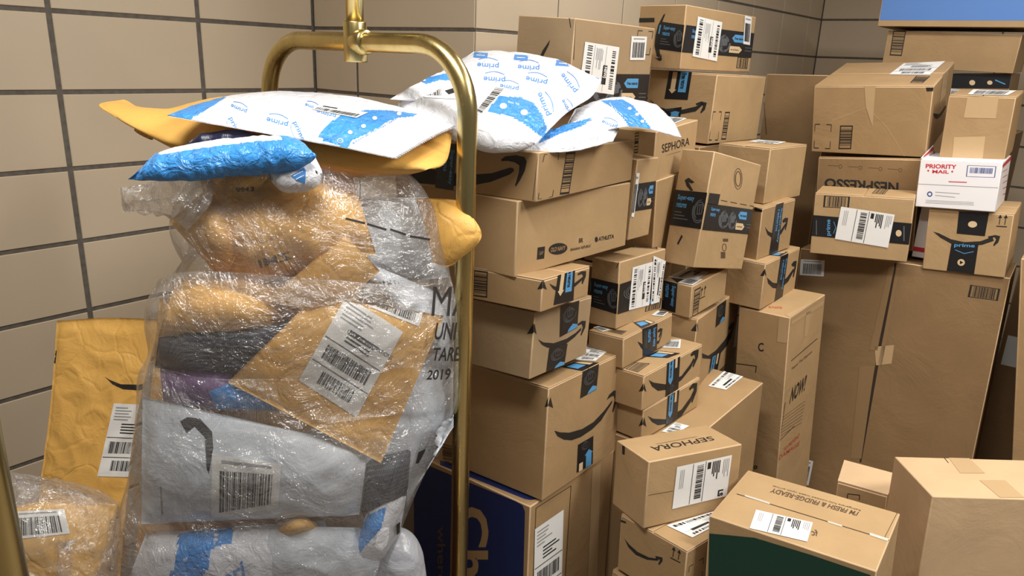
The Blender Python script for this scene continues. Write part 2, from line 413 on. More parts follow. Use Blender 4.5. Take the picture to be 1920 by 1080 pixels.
# ---------------------------------------------------------------- room
g = .2032; zr = 1.6256
WX = .73661; WY = 2.96025          # outer corner of the short wall, far wall
def tiled(name, org, ax, length, cols, z0, z1, gh, gv, nrm, e0=0, e1=0, rows_at=zr):
    "glazed block wall: grout slab with one bevelled tile per cell. ax: unit vector along, nrm: outward"
    mb = MB(); ax = Vector(ax); nrm = Vector(nrm); org = Vector(org)
    def P(u, z, n): return org+ax*u+Vector((0, 0, z))+nrm*n
    def slab(u0, u1, za, zb, n0, n1, m, bev=0):
        vs = [P(u0, za, n0), P(u1, za, n0), P(u1, zb, n0), P(u0, zb, n0)]
        b = bev
        vs += [P(u0, za, n1-b), P(u1, za, n1-b), P(u1, zb, n1-b), P(u0, zb, n1-b)]
        fs = [(0, 4, 5, 1), (1, 5, 6, 2), (2, 6, 7, 3), (3, 7, 4, 0)]
        if b:
            vs += [P(u0+b, za+b, n1), P(u1-b, za+b, n1), P(u1-b, zb-b, n1), P(u0+b, zb-b, n1)]
            fs += [(4, 8, 9, 5), (5, 9, 10, 6), (6, 10, 11, 7), (7, 11, 8, 4), (8, 11, 10, 9)]
        else: fs += [(4, 7, 6, 5)]
        fs.append((0, 1, 2, 3))
        mb.add(vs, fs, m)
    slab(e0, length+e1, z0, z1, -.12, -.003, 'grout')
    k0 = int(math.floor((z0-rows_at)/g)); k1 = int(math.ceil((z1-rows_at)/g))
    for k in range(k0, k1):
        za = max(z0, rows_at+k*g+gh/2); zb = min(z1, rows_at+(k+1)*g-gh/2)
        if zb-za < .01: continue
        for a, b in zip(cols, cols[1:]):
            slab(a+gv/2, b-gv/2, za, zb, -.004, 0, 'glazed_tile', .0016)
    o = mb.build(name); o['kind'] = 'structure'
    bm = bmesh.new(); bm.from_mesh(o.data); bmesh.ops.recalc_face_normals(bm, faces=bm.faces[:]); bm.to_mesh(o.data); bm.free()
    return o
ph = .41413; W3 = .3921; q3 = .21555
cl = [0]+[ph+.4064*k for k in range(9)]
tiled('wall_left', (0, 0, 0), (0, -1, 0), cl[-1], cl, 0, 2.7, .012, .014, (1, 0, 0), e0=-.11)
tiled('wall_back', (0, 0, 0), (1, 0, 0), WX, [0, .22112, WX], 0, 2.7, .010, .011, (0, -1, 0), e1=-.004)
tiled('wall_side', (WX, 0, 0), (0, 1, 0), WY, [W3*k for k in range(8)]+[WY], 0, 2.7, .009, .006, (1, 0, 0), e0=.004, e1=.11)
tiled('wall_far', (WX, WY, 0), (1, 0, 0), 3.2, [.45*k for k in range(8)]+[3.2], 0, 2.7, .010, .008, (0, -1, 0))
mb = MB(); mb.box((-.1, -4, -.1), (4.2, 3.2, 0), 'floor_tile'); o = mb.build('floor'); o['kind'] = 'structure'
mb = MB(); mb.box((-.1, -4, 2.7), (4.2, 3.2, 2.8), 'ceiling_paint'); o = mb.build('ceiling'); o['kind'] = 'structure'
for n, (x, y) in enumerate(((2.0, .45), (3.2, -.15), (1.6, -1.4))):
    fr = MB(); fr.box((-.6, -.2, 0), (.6, .2, .025), 'lamp_frame')
    o = fr.build('ceiling_lamp', loc=(x, y, 2.675)); tag(o, ['flat rectangular ceiling lamp over the box stacks', 'flat rectangular ceiling lamp furthest from the tiled walls', 'flat rectangular ceiling lamp over the luggage cart'][n], 'lamp', 'ceiling lamps')
    df = MB(); df.box((-.56, -.16, -.004), (.56, .16, 0), 'lamp_diffuser'); df.build('diffuser', o)

# ---------------------------------------------------------------- brass luggage cart
XL, XR, YF, YN = .777, 1.347, -.70, -1.445
HT = 1.572; TR = .0172; RB = .115
cart = bpy.data.objects.new('luggage_cart', None); COL.objects.link(cart); cart.location = ((XL+XR)/2, (YF+YN)/2, 0)
tag(cart, 'brass hotel luggage cart with arched tube ends, heaped with mail sacks', 'cart')
cx, cy = cart.location.x, cart.location.y
def hoop(y):
    mb = MB(); pts = [(XL-cx, y-cy, .25)]
    for k in range(0, 13):
        a = math.pi-k/12*math.pi/2; pts.append((XL-cx+RB+RB*math.cos(a), y-cy, HT-RB+RB*math.sin(a)))
    for k in range(0, 13):
        a = math.pi/2-k/12*math.pi/2; pts.append((XR-cx-RB+RB*math.cos(a), y-cy, HT-RB+RB*math.sin(a)))
    pts.append((XR-cx, y-cy, .25)); mb.tube(pts, TR, 'brass', 32)
    o = mb.build('arched_end', cart)
    t = MB(); r = TR+.0045
    t.lathe([(r-.001, -.036), (r, -.034), (r, .034), (r-.001, .036), (TR, .036)], 'brass', (0, y-cy, HT), 'Z', 36)
    t.lathe([(r-.002, 0), (r+.001, .004), (r+.001, .030), (r-.001, .033)], 'brass', (0, y-cy, HT), 'X', 36)
    t.build('tee_joint', o)
    p = MB(); p.tube([(0, y-cy, HT+.03), (0, y-cy, HT+.36)], TR-.001, 'brass', 32); p.build('upright_pole', o)
hoop(YF); hoop(YN)
mb = MB(); mb.tube([(0, YN-cy, HT+.36), (0, YF-cy, HT+.36)], TR, 'brass', 24); mb.build('hanging_rail', cart)
mb = MB(); mb.bbox((XL-cx-.04, YN-cy-.05, .20), (XR-cx+.04, YF-cy+.05, .25), 'brass', .012); d = mb.build('deck', cart)
mb = MB(); mb.bbox((XL-cx-.02, YN-cy-.03, .25), (XR-cx+.02, YF-cy+.03, .258), 'carpet', .003); mb.build('carpet_pad', d)
for sx in (XL+.02-cx, XR-.02-cx):
    for sy in (YN+.05-cy, YF-.05-cy):
        mb = MB(); mb.lathe([(.05, -.016), (.078, -.014), (.08, 0), (.078, .014), (.05, .016)], 'rubber', (sx, sy, .08), 'X', 24)
        w = mb.build('wheel', cart)
        mb = MB(); mb.box((sx-.024, sy-.02, .08), (sx-.018, sy+.02, .2), 'brass'); mb.box((sx+.018, sy-.02, .08), (sx+.024, sy+.02, .2), 'brass'); mb.build('fork', w)

# near bottom corner x y z, yaw, lean about x and y, width, depth, height of each carton
BX = {
    'A5': (1.3769, -0.4598, 0.6106, 1.6064, -0.0330, 0.0531, 0.3331, 0.3000, 0.2708),
    'A6': (1.3840, -0.5027, 0.0220, 1.5732, -0.0286, 0.0209, 0.3552, 0.3700, 0.5850),
    'A4': (1.3587, -0.5051, 0.9156, 1.6869, -0.0226, 0.1105, 0.2652, 0.2700, 0.1438),
    'A3': (1.3963, -0.5297, 1.0792, 1.6872, -0.0294, 0.0776, 0.2069, 0.2800, 0.0664),
    'A2': (1.3341, -0.5387, 1.1387, 1.5795, -0.0098, 0.0194, 0.4350, 0.3400, 0.1532),
    'A1': (1.3651, -0.5202, 1.2922, 1.6659, -0.0085, 0.0107, 0.4305, 0.3600, 0.0950),
    'B1': (1.3279, -0.1114, 0.9148, 1.5893, -0.0477, 0.0362, 0.2492, 0.0791, 0.1720),
    'B2': (1.3787, -0.1503, 0.8352, 1.5683, -0.0584, -0.0055, 0.2531, 0.1015, 0.0797),
    'B3': (1.4389, -0.1462, 0.7397, 1.5384, -0.0335, 0.0048, 0.3034, 0.1800, 0.0938),
    'B4': (1.4377, -0.1311, 0.6501, 1.4985, -0.0121, -0.0121, 0.2768, 0.1600, 0.0875),
    'B5': (1.5459, -0.1167, 0.0141, 1.5628, -0.0196, -0.0240, 0.5531, 0.3000, 0.6327),
    'B6': (1.4162, 0.1772, 0.6417, 1.7290, -0.0229, 0.0762, 0.5115, 0.2000, 0.2455),
    'B7': (1.3913, 0.1768, 0.8874, 1.5600, -0.0104, -0.0387, 0.2263, 0.0907, 0.0924),
    'B8': (1.3981, 0.1533, 1.0388, 1.5063, -0.0360, 0.1950, 0.2957, 0.0952, 0.3087),
    'B12': (1.5917, 0.5881, 0.0115, 1.5062, -0.0473, -0.0608, 0.2771, 0.1638, 0.8280),
    'B11': (1.4542, 0.5440, 0.8383, 1.5375, -0.0106, -0.0177, 0.2821, 0.1200, 0.1490),
    'B10': (1.4150, 0.5648, 0.9876, 1.4385, -0.0029, -0.0395, 0.2092, 0.1200, 0.1630),
    'B9': (1.3977, 0.6052, 1.1545, 1.4849, -0.0110, 0.0078, 0.2637, 0.1737, 0.1696),
    'C1': (1.0910, -0.0377, 1.4406, 1.6750, 0.0377, -0.0022, 0.5054, 0.1673, 0.2138),
    'C2': (1.0776, 0.5920, 1.5407, 1.5352, -0.0021, 0.0069, 0.5181, 0.1658, 0.1914),
    'C3': (1.1757, 0.6459, 1.3119, 1.5370, 0.0186, 0.0118, 0.3818, 0.2424, 0.2187),
    'C4': (1.2865, 0.0838, 1.2554, 1.6929, 0.0121, -0.0481, 0.3211, 0.2200, 0.1336),
    'C5': (1.3296, -0.0922, 1.1410, 1.5699, 0.0259, 0.0230, 0.1029, 0.3000, 0.1963),
    'C6': (1.2858, 0.1290, 1.0007, 1.5725, -0.0020, -0.0673, 0.1114, 0.2200, 0.2600),
    'D2': (1.7272, 1.1025, 1.2956, 1.6171, -0.0491, -0.1966, 0.4142, 0.3598, 0.2300),
    'D5': (1.7459, 1.1013, 0.9848, 1.5977, -0.0858, -0.0317, 0.2500, 0.3235, 0.3072),
    'D4': (1.9610, 1.0081, 1.1629, 1.6009, -0.0662, 0.0051, 0.2800, 0.2189, 0.1509),
    'D3': (1.9442, 1.1043, 1.3050, 1.5938, -0.0300, -0.0691, 0.2406, 0.1778, 0.1959),
    'D7': (2.0226, 1.0260, 0.9651, 1.5977, -0.0721, -0.0122, 0.2709, 0.2266, 0.1984),
    'D6': (1.7633, 0.9300, 0.9813, 1.7377, -0.0560, -0.0122, 0.1633, 0.2907, 0.2044),
    'D9': (2.0670, 1.0046, 0.0337, 1.6070, -0.0306, 0.0334, 0.3000, 0.6312, 0.9324),
    'D12': (1.8532, 1.6838, 1.5685, 1.5806, 0.0238, -0.0299, 0.3000, 0.4466, 0.1345),
    'D13': (1.8912, 1.6422, 1.7250, 1.5802, 0.0027, 0.0000, 0.3500, 0.5152, 0.2500),
    'D14': (1.8560, 1.7090, 1.3651, 1.5800, -0.0409, -0.0141, 0.3000, 0.2025, 0.2035),
    'D1': (1.3447, 1.3766, 0.0094, 1.5700, -0.0215, 0.0000, 0.3000, 0.2499, 1.5282),
    'E1': (1.5698, -0.3382, 0.5658, 1.1339, -0.0872, 0.0444, 0.2667, 0.1245, 0.1599),
    'E2': (1.6848, -0.3482, 0.4201, 1.3898, -0.0431, 0.0225, 0.2661, 0.1859, 0.1459),
    'E3': (1.6728, -0.3482, 0.0040, 1.3898, 0.0000, 0.0000, 0.2361, 0.1859, 0.4001),
    'E4': (2.0682, -0.2978, 0.0261, 1.6211, -0.0624, 0.0064, 0.2402, 0.3249, 0.6437),
    'E6': (2.0812, 0.0712, 0.0104, 0.6405, -0.0323, -0.0285, 0.5000, 0.1842, 0.6513),
    'E5': (1.9755, 0.2438, 0.0110, 1.6103, -0.0585, 0.0000, 0.1200, 0.1199, 0.5227),
}
# ---------------------------------------------------------------- cartons
def rotm(yaw, a, b):
    return Matrix.Rotation(yaw, 3, 'Z') @ Matrix.Rotation(a, 3, 'X') @ Matrix.Rotation(b, 3, 'Y')
def Zc(ox, oy, s):
    "coordinates measured in an enlarged crop of the photo -> photo pixels"
    return lambda *p: [(ox+p[i]/s, oy+p[i+1]/s) for i in range(0, len(p), 2)]
class Carton:
    def __init__(s, key, label, m='cardboard', seam='X', edge='cardboard_worn', name='cardboard_box', cat='box', group=None, bev=.0025):
        x, y, z, yaw, a, b, w, d, h = BX[key]
        s.N = Vector((x, y, z)); s.R = rotm(yaw, a, b); s.dim = (w, d, h); s.RT = s.R.transposed()
        s.c = Vector((w/2, d/2, 0)); s.body = MB(); s.parts = []; s.label = label; s.cat = cat; s.name = name; s.group = group
        t = .003; B = s.body
        if seam:
            B.bbox((0, 0, 0), (w, d, h-t), m, bev, edge)
            gp = .0016
            if seam == 'X': ps = [((.0005, .0005), (w-.0005, d/2-gp)), ((.0005, d/2+gp), (w-.0005, d-.0005))]
            else: ps = [((.0005, .0005), (w/2-gp, d-.0005)), ((w/2+gp, .0005), (w-.0005, d-.0005))]
            for p, q in ps: B.bbox((*p, h-t), (*q, h), m, .001, edge, 1)
        else: B.bbox((0, 0, 0), (w, d, h), m, bev, edge)
    def place(s, face):
        w, d, h = s.dim; o = s.RT @ (CAM-s.N)
        def pl(px, py, l):
            r = s.RT @ ray(px, py)
            if face == 'R':
                t = -o.y/r.y; p = o+r*t; return Vector((min(max(p.x, 0), w), -l, min(max(p.z, 0), h)))
            if face == 'L':
                t = -o.x/r.x; p = o+r*t; return Vector((-l, min(max(p.y, 0), d), min(max(p.z, 0), h)))
            t = (h-o.z)/r.z; p = o+r*t; return Vector((min(max(p.x, 0), w), min(max(p.y, 0), d), h+l))
        return pl
    def ink(s, face): return Ink(s.body, s.place(face))
    def part(s, name, label=None):
        mb = MB(); s.parts.append((name, mb, label)); return mb
    def tape(s, segs, name='packing_tape', lab=None, lift=.0008):
        mb = s.part(name, lab)
        for sg in segs:
            if sg is None: mb = s.part(name, lab); continue
            face, q, kind = sg
            c = Ink(mb, s.place(face), lift).quad(q)
            if kind in M: c.rect(0, 0, 1, 1, kind)
            else: d_tape(c, kind)
        return s
    def sticker(s, face, q, kind=0, seed=1, name='shipping_label', lift=.0016):
        mb = s.part(name); d_label(Ink(mb, s.place(face), lift).quad(q), kind, seed); return s
    def smile(s, face, cres, arr):
        k = s.ink(face); k.poly(cres, 'ink'); k.poly(arr, 'ink'); return s
    def both(s, pts):
        for f in 'RL': s.ink(f).poly(pts, 'ink')
        return s
    def stripe(s, face, q, vertical=False, n=14, seed=3): d_stripe(s.ink(face).quad(q), n, seed, .05, vertical); return s
    def done(s):
        for v in s.body.v: v -= s.c
        loc = s.N+s.R @ s.c; rot = s.R.to_euler()
        o = s.body.build(s.name, loc=loc, rot=rot); tag(o, s.label, s.cat, s.group); s.obj = o
        for n, mb, lab in s.parts:
            for v in mb.v: v -= s.c
            p = mb.build(n, o)
            if lab: p['label'] = lab
        return o
def uparrows(k, q, m='ink'):
    c = k.quad(q)
    for x in (.0, .55):
        c.poly([(x, .28), (x+.2, 0), (x+.4, .28)], m); c.rect(x+.16, .25, x+.24, .8, m)
    c.rect(-.05, .9, 1.0, .98, m)
def corners(k, q, m='ink', f=.3):
    c = k.quad(q)
    for x, y, sx, sy in ((0, 0, 1, 1), (1, 0, -1, 1), (1, 1, -1, -1), (0, 1, 1, -1)):
        c.line([(x+sx*f, y), (x, y), (x, y+sy*f)], .035, m)

a = Zc(860, 240, 4.155); dd = Zc(860, 460, 4.155); e = Zc(860, 660, 4.155); f = Zc(760, 820, 3.84); gg = Zc(1100, 560, 3.6)
c_ = Zc(1160, 400, 4.155); h = Zc(1160, 180, 4.155); i_ = Zc(1120, 780, 3.31); j = Zc(940, 0, 3.84); k_ = Zc(1400, 0, 3.6)
l_ = Zc(1480, 260, 3.6); m_ = Zc(1480, 500, 3.0); n_ = Zc(1480, 820, 4.154)
GS = 'smile-marked cartons in the stack right behind the brass post'

# column just behind the cart's right post
b = Carton('A1', 'low carton with big curved arrow mark under the white mailers by the brass post', seam=None)
b.smile('L', a(-700,180,-560,330,-300,430,-50,452,120,445,250,420,400,362,432,335,428,315,400,308,260,352,120,362,-60,350,-300,300,-560,200), a(330,245,365,220,450,212,512,226,530,262,517,330,480,405,445,458,440,445,470,345,474,292,440,268,380,256,335,258))
k = b.ink('R')
b.stripe('R', a(838,190, 910,186, 860,512, 787,520))
for L in (a(655,265,668,206,692,205), a(757,196,780,195,774,250), a(626,505,618,553,645,550), a(738,482,730,534,702,540)): k.line(L, .9, 'ink')
b.ink('L').line(a(622,190,578,560), 1.2, 'void_line')
b.tape([('L', [(822,268),(857,270),(850,364),(816,360)], 'words')]); b.done()

b = Carton('A2', 'wide plain carton with a row of four clothing shop logos on its long side', 'cardboard_tan', None)
k = b.ink('R'); k.poly(a(615,931, 672,922, 665,1016, 608,1025), 'ink'); k.up().text('GAP', a(628,962,658,957,655,985,625,990), 'cardboard')
el = []
for t in range(28):
    u = 2*math.pi*t/28; el += [773+73*math.cos(u)+4*math.sin(u), 941-10*math.cos(u)+44*math.sin(u)]
k.poly(a(*el), 'ink'); k.up().text('OLD NAVY', a(717,932,832,915,828,948,713,968), 'cardboard', .02)
k.text('BR', a(937,860,970,855,968,890,935,895), 'ink', .02); k.text('BANANA REPUBLIC', a(872,938,1032,906,1030,926,870,960), 'ink', .01)
k.disc(*a(1072,868)[0], 2.9, 5.0, 'ink'); k.text('ATHLETA', a(1090,850,1212,826,1208,858,1087,882), 'ink', .03); b.done()

b = Carton('A3', 'small smile carton squeezed under the carton with four shop logos', 'cardboard', 'Y', group=GS)
b.stripe('L', dd(118,190, 228,205, 222,408, 112,395)); b.both(dd(660,255, 686,345, 612,343))
b.smile('R', dd(705,297,745,318,770,326,905,292,975,238,968,265,905,322,760,354,733,338), dd(925,222,955,202,992,200,990,240,965,302,957,296,968,238,958,222,930,234))
b.tape([('R', dd(778,160, 910,125, 892,430, 738,465), 'updown')]); b.done()
b = Carton('A4', 'smile carton with black tape resting on the largest smile carton', 'cardboard_grey', 'Y', group=GS)
b.both(dd(582,608, 606,692, 533,690)); b.ink('R').poly(dd(565,545,590,545,586,568,563,566), 'ink')
b.smile('R', dd(618,732,660,756,740,762,840,727,910,682,957,638,952,662,900,717,830,772,740,797,690,797,648,775), dd(925,614,958,588,990,588,985,640,955,704,949,696,966,640,958,612,930,626))
b.tape([('R', dd(792,475, 938,430, 922,640, 785,716), 'swirl'), None, ('R', dd(705,797, 847,765, 822,930, 680,988), 'swirl')]); b.done()
b = Carton('A5', 'largest smile carton, black tape over its top edge, standing on the navy printed carton', 'cardboard', 'Y', group=GS)
b.both(e(715,350, 736,436, 670,430))
b.smile('R', e(745,612,790,625,860,628,960,600,1050,545,1130,460,1196,376,1192,398,1110,532,1040,602,950,662,880,687,820,683,768,655), e(1152,374,1172,332,1205,302,1246,293,1240,350,1203,470,1195,462,1215,372,1208,342,1188,347))
b.tape([('R', e(966,152, 1092,85, 1072,290, 945,362), 'swirl'), ('T', e(800,118, 925,72, 1092,85, 964,150), 'bluetop'), None, ('R', e(928,722, 1048,652, 1042,870, 918,940), 'arrowup')])
b.stripe('L', f(262,45, 352,65, 350,165, 258,150)); b.sticker('T', dd(1005,780, 1178,815, 1065,905, 905,897), 1, 5); b.done()
b = Carton('A6', 'tall carton with navy printed side and large script letters, at the bottom behind the post', 'cardboard', None)
k = b.ink('L'); k.poly(f(-140,90,160,200,460,325,800,462,845,490,862,535,850,1000,840,2400,-200,2400), 'navy')
k.up().text('Chewy', f(600,500, 600,1750, 300,1750, 300,500), 'cardboard', .03); k.up().text('where pet lovers', f(290,640, 290,1750, 215,1750, 215,640), 'ink_soft', .01)
b.ink('T').poly(f(250,165,460,238,940,430,950,445,900,452,860,445,600,340,250,200), 'navy')
k = b.ink('R'); k.line(f(940,510,1193,348,1150,1000), 1, 'ink'); k.line(f(940,510,920,1000), 1, 'ink')
b.sticker('R', f(930,660, 1136,518, 1120,1130, 915,1290), 1, 9)
b.tape([('R', f(1345,222, 1405,190, 1370,1300, 1300,1340), 'tape_kraft')], 'clear_tape'); b.done()

# middle pile
b = Carton('B1', 'narrow upright carton wrapped in black tape with a white label on its side', 'cardboard_tan', None)
b.tape([('L', dd(1022,250, 1256,302, 1236,537, 1018,472), 'super'), ('R', dd(1256,302, 1520,215, 1500,455, 1236,537), 'swirl')])
b.stripe('R', dd(1460,462, 1580,410, 1568,488, 1450,518), True, 12); b.stripe('T', a(1350,930, 1415,902, 1590,915, 1550,945), True, 12)
b.sticker('R', dd(1352,172, 1510,126, 1480,465, 1322,505), 0, 2); b.sticker('R', dd(1512,80, 1612,120, 1556,440, 1492,460), 0, 7, lift=.0024)
b.ink('L').line(dd(1228,180,1250,120), 1.2, 'ink'); b.done()
b = Carton('B2', 'flat smile carton directly under the black-taped narrow carton', 'cardboard', 'Y')
b.stripe('T', dd(1160,672, 1205,655, 1312,668, 1270,697), True, 10); b.sticker('T', dd(1022,638, 1085,633, 1178,660, 1125,677), 2, 8); b.sticker('T', dd(1503,547, 1550,512, 1642,520, 1592,557), 2, 3)
b.smile('R', dd(1392,748,1420,762,1450,790,1560,740,1585,680,1580,705,1560,762,1450,832,1418,795), dd(1548,668,1568,645,1588,648,1580,690,1562,722,1557,715,1572,670,1553,680))
b.tape([('R', dd(1430,652, 1547,605, 1542,812, 1432,882), 'words'), ('T', dd(1360,602, 1470,582, 1547,603, 1430,652), 'bluetop')]); b.done()
b = Carton('B3', 'upper of two equal small smile cartons stacked together', 'cardboard_tan', 'Y')
b.both(gg(388,570, 403,630, 351,628)); b.stripe('T', gg(330,430, 428,438, 345,497, 262,475), True, 12)
b.smile('R', gg(418,548,450,566,530,578,640,520,700,440,722,398,728,412,702,470,640,548,560,612,480,622,440,592), gg(700,377,720,352,756,342,751,395,720,464,713,456,731,400,727,378,705,390))
b.tape([('R', gg(545,400, 632,370, 617,610, 530,668), 'arrowdown'), ('T', gg(395,392, 480,352, 632,370, 545,402), 'bluetop')]); b.sticker('T', gg(565,278, 636,278, 630,338, 505,332), 2, 4); b.done()
b = Carton('B4', 'lower of two equal small smile cartons, resting on the long low carton', 'cardboard_tan', 'Y')
b.both(gg(388,800, 403,864, 351,862))
b.smile('R', gg(412,792,450,810,530,814,640,747,700,665,722,615,728,640,700,700,640,792,560,842,480,854,440,832), gg(690,607,715,572,746,568,742,625,712,704,705,696,726,626,718,600,695,620))
b.tape([('R', gg(548,642, 625,605, 607,832, 530,882), 'arrowdown')]); b.done()
b = Carton('B5', 'big plain carton with a white label on top, under the small smile cartons', 'cardboard', None)
b.sticker('T', gg(945,478, 1080,510, 940,618, 820,592), 0, 12); b.sticker('T', gg(600,838, 692,862, 600,915, 505,900), 1, 13); b.done()
b = Carton('B6', 'large smile carton standing between the small pile and the tall worn carton', 'cardboard', 'Y')
b.both(gg(742,163, 753,224, 703,216))
b.smile('R', gg(778,368,820,385,870,350,930,280,976,208,980,225,950,312,900,372,840,407,780,402), gg(957,197,975,165,997,157,991,205,970,280,963,271,979,205,962,212))
b.tape([('R', gg(880,50, 941,5, 930,140, 868,195), 'swirl'), None, ('R', gg(838,400, 905,358, 870,560, 808,592), 'arrowdown')]); b.done()
b = Carton('B7', 'small low carton with bar stripe and two upward arrows, under the tilted carton', 'cardboard_tan', None)
b.stripe('R', c_(592,597, 640,570, 615,790, 573,812)); uparrows(b.ink('R'), c_(643,580, 688,552, 672,650, 628,672))
b.tape([('L', c_(318,505, 460,545, 442,775, 310,735), 'words'), ('T', c_(330,480, 540,440, 590,480, 460,545), 'tape_black')])
b.sticker('T', c_(480,430, 700,462, 590,530, 350,492), 3, 14); b.sticker('T', c_(560,500, 655,520, 575,567, 460,545), 2, 15, lift=.0024); b.done()
b = Carton('B8', 'tilted tall carton banded with wide black returns tape and a round stamp', 'cardboard_tan', None)
b.smile('L', h(515,655,545,636,592,672,570,682,545,672,560,700,582,738,560,738,530,702), h(455,1150,490,1080,500,1095,465,1160))
b.ink('R').disc(*h(930,645)[0], 7.4, 19.5, 'ink_soft', hole=1.1); b.ink('R').disc(*h(930,645)[0], 5, 14, 'ink_soft', hole=1.6)
k = b.ink('R'); k.rect(*[v for p in c_(812,197, 852,220) for v in p], 'ink_soft'); k.disc(*c_(822,265)[0], 3.6, 6.5, 'ink_soft', hole=1.3); k.rect(*[v for p in c_(795,300, 830,350) for v in p], 'ink_soft')
for t in range(4): k.line(h(795+75*t,812+14*t, 845+75*t,822+14*t), 1.3, 'ink')
b.tape([('L', h(428,728, 708,755, 652,1040, 378,1000), 'super'), ('R', h(706,755, 790,765, 772,850, 690,845), 'tape_black'), ('R', h(690,835, 1052,886, 1030,1080, 650,1042), 'long')]); b.done()
b = Carton('B12', 'tall worn carton printed NOW! standing on the floor in front of the wide carton', 'cardboard_tan', None)
k = b.ink('L'); k.text('C', gg(1157,298, 1195,298, 1195,357, 1157,357), 'ink', .02); k.line(gg(972,428,1146,456,1140,500), 1.6, 'ink'); k.text('10', i_(957,306, 995,306, 993,330, 955,330), 'ink', .03)
k = b.ink('R'); k.line(gg(1380,420,1557,268), 1.2, 'ink'); k.text('Inspect This Shipment', gg(1385,462, 1522,345, 1521,368, 1384,488), 'ink_soft', .01)
k.text('NOW!', gg(1382,605, 1488,510, 1474,618, 1366,712), 'ink', .03, .25); k.line(gg(1340,700,1295,965,1400,860), 1, 'ink')
for t in range(7): k.line(gg(1325-4*t,800+22*t, 1475-4*t,690+24*t), .7, 'ink_soft')
k.text('TO PREVENT', gg(1330,1010, 1440,905, 1435,935, 1325,1040), 'ink_red', .01); k.text('DAMAGE', gg(1300,1060, 1440,960, 1433,990, 1295,1090), 'ink_red', .01)
b.ink('T').text('KNIFE', c_(1172,722, 1275,730, 1272,745, 1168,738), 'ink_red', .01)
b.tape([('R', gg(1480,90, 1512,80, 1490,245, 1465,262), 'tape_kraft'), None, ('T', gg(1340,110, 1560,5, 1598,5, 1385,130), 'tape_kraft'), ('R', gg(1385,150, 1600,10, 1592,45, 1375,180), 'tape_kraft'), None, ('L', gg(1300,120, 1370,135, 1350,300, 1285,290), 'tape_kraft')]); b.done()
b = Carton('B11', 'lowest of three cartons on the tall worn one, smile and black tape', 'cardboard_tan', 'Y')
b.both(c_(1140,430, 1150,492, 1103,486))
b.smile('R', c_(1155,500,1200,540,1250,547,1310,500,1362,428,1366,445,1320,532,1260,587,1200,582,1163,545), c_(1345,397,1365,372,1387,370,1381,420,1362,500,1355,493,1369,415,1350,412))
b.tape([('R', c_(1262,336, 1322,302, 1275,650, 1212,688), 'words'), ('T', c_(1175,325, 1240,305, 1322,300, 1262,336), 'bluetop')]); b.done()
b = Carton('B10', 'narrow smile carton, middle of three on the tall worn one', 'cardboard', 'Y')
b.smile('R', c_(1140,105,1165,140,1200,157,1260,132,1302,72,1306,90,1265,162,1200,197,1158,165), c_(1274,57,1295,34,1320,36,1313,82,1300,132,1294,126,1302,66,1280,74))
b.tape([('R', h(1225,850, 1285,822, 1240,1206, 1170,1236), 'words'), None, ('L', h(1058,868, 1120,885, 1118,905, 1060,895), 'tape_black')]); b.done()
b = Carton('B9', 'plain carton with a label on top, topmost on the tall worn carton', 'cardboard_tan', 'X')
b.sticker('T', h(1090,343, 1330,358, 1235,378, 1010,358), 1, 22); b.done()

# cartons along the side wall
b = Carton('C1', 'big carton with two white labels, top left of the stacks against the tiles', 'cardboard_grey', None)
b.ink('L').poly(j(352,285,342,325,292,425,268,425,300,360), 'ink'); b.ink('L').line(j(490,130,500,200), 1.6, 'ink'); b.ink('R').line(j(533,140,520,430), 1.2, 'void_line')
b.tape([('R', j(500,530, 1068,535, 1048,760, 480,760), 'long'), ])
corners(b.ink('R'), j(985,220, 1092,228, 1065,395, 960,385))
b.sticker('R', j(600,300, 847,340, 806,682, 555,645), 0, 31); b.sticker('R', j(935,260, 1046,264, 1030,432, 922,432), 2, 32, 'barcode_sticker'); b.done()
b = Carton('C2', 'carton banded with black tape and crumpled label, topmost beside the tiled wall', 'cardboard_tan', None)
b.smile('L', j(1182,98,1168,106,1130,178,1110,255,1103,330,1118,402,1134,416,1146,402,1134,330,1135,260,1152,180), j(1103,415,1140,440,1156,432,1152,388,1140,415,1122,420))
b.ink('L').poly(j(985,130,1103,128,1103,160,985,162), 'ink'); b.stripe('R', j(1702,410, 1778,418, 1768,496, 1690,490), True, 8)
b.tape([('L', j(1148,155, 1331,180, 1296,376, 1108,350), 'super'), ('R', j(1331,180, 1824,240, 1806,418, 1296,376), 'long')])
b.sticker('R', j(1412,118, 1588,160, 1548,442, 1372,405), 0, 33, lift=.002); b.sticker('R', j(1750,112, 1800,125, 1786,325, 1738,316), 2, 34, 'barcode_sticker', .002); b.done()
b = Carton('C3', 'smile carton with bar stripe directly below the topmost taped carton', 'cardboard_tan', 'Y')
b.smile('L', j(1068,715,1120,762,1200,790,1300,790,1400,767,1440,742,1456,750,1400,802,1300,822,1190,817,1110,782), j(1400,745,1440,730,1480,740,1466,790,1438,817,1434,808,1453,765,1440,748,1405,758))
b.tape([('L', j(1210,505, 1374,515, 1342,720, 1175,712), 'updown'), None, ('L', j(1145,790, 1300,770, 1290,840, 1135,832), 'arrowup')])
corners(b.ink('R'), j(1525,805, 1585,805, 1558,1008, 1495,1008)); b.stripe('R', j(1612,805, 1646,805, 1616,1005, 1582,1005)); b.done()
b = Carton('C4', 'carton printed with a cosmetics shop name in thin capitals beside the white mailers', 'cardboard_tan', None)
b.ink('R').text('SEPHORA', h(335,378, 553,320, 550,382, 337,445), 'ink', .012); b.ink('R').line(h(372,462,480,430), .6, 'ink_soft')
b.stripe('L', h(128,288, 158,283, 150,440, 122,445), n=5); b.sticker('T', j(1180,835, 1355,850, 1250,892, 1175,875), 2, 35); b.done()
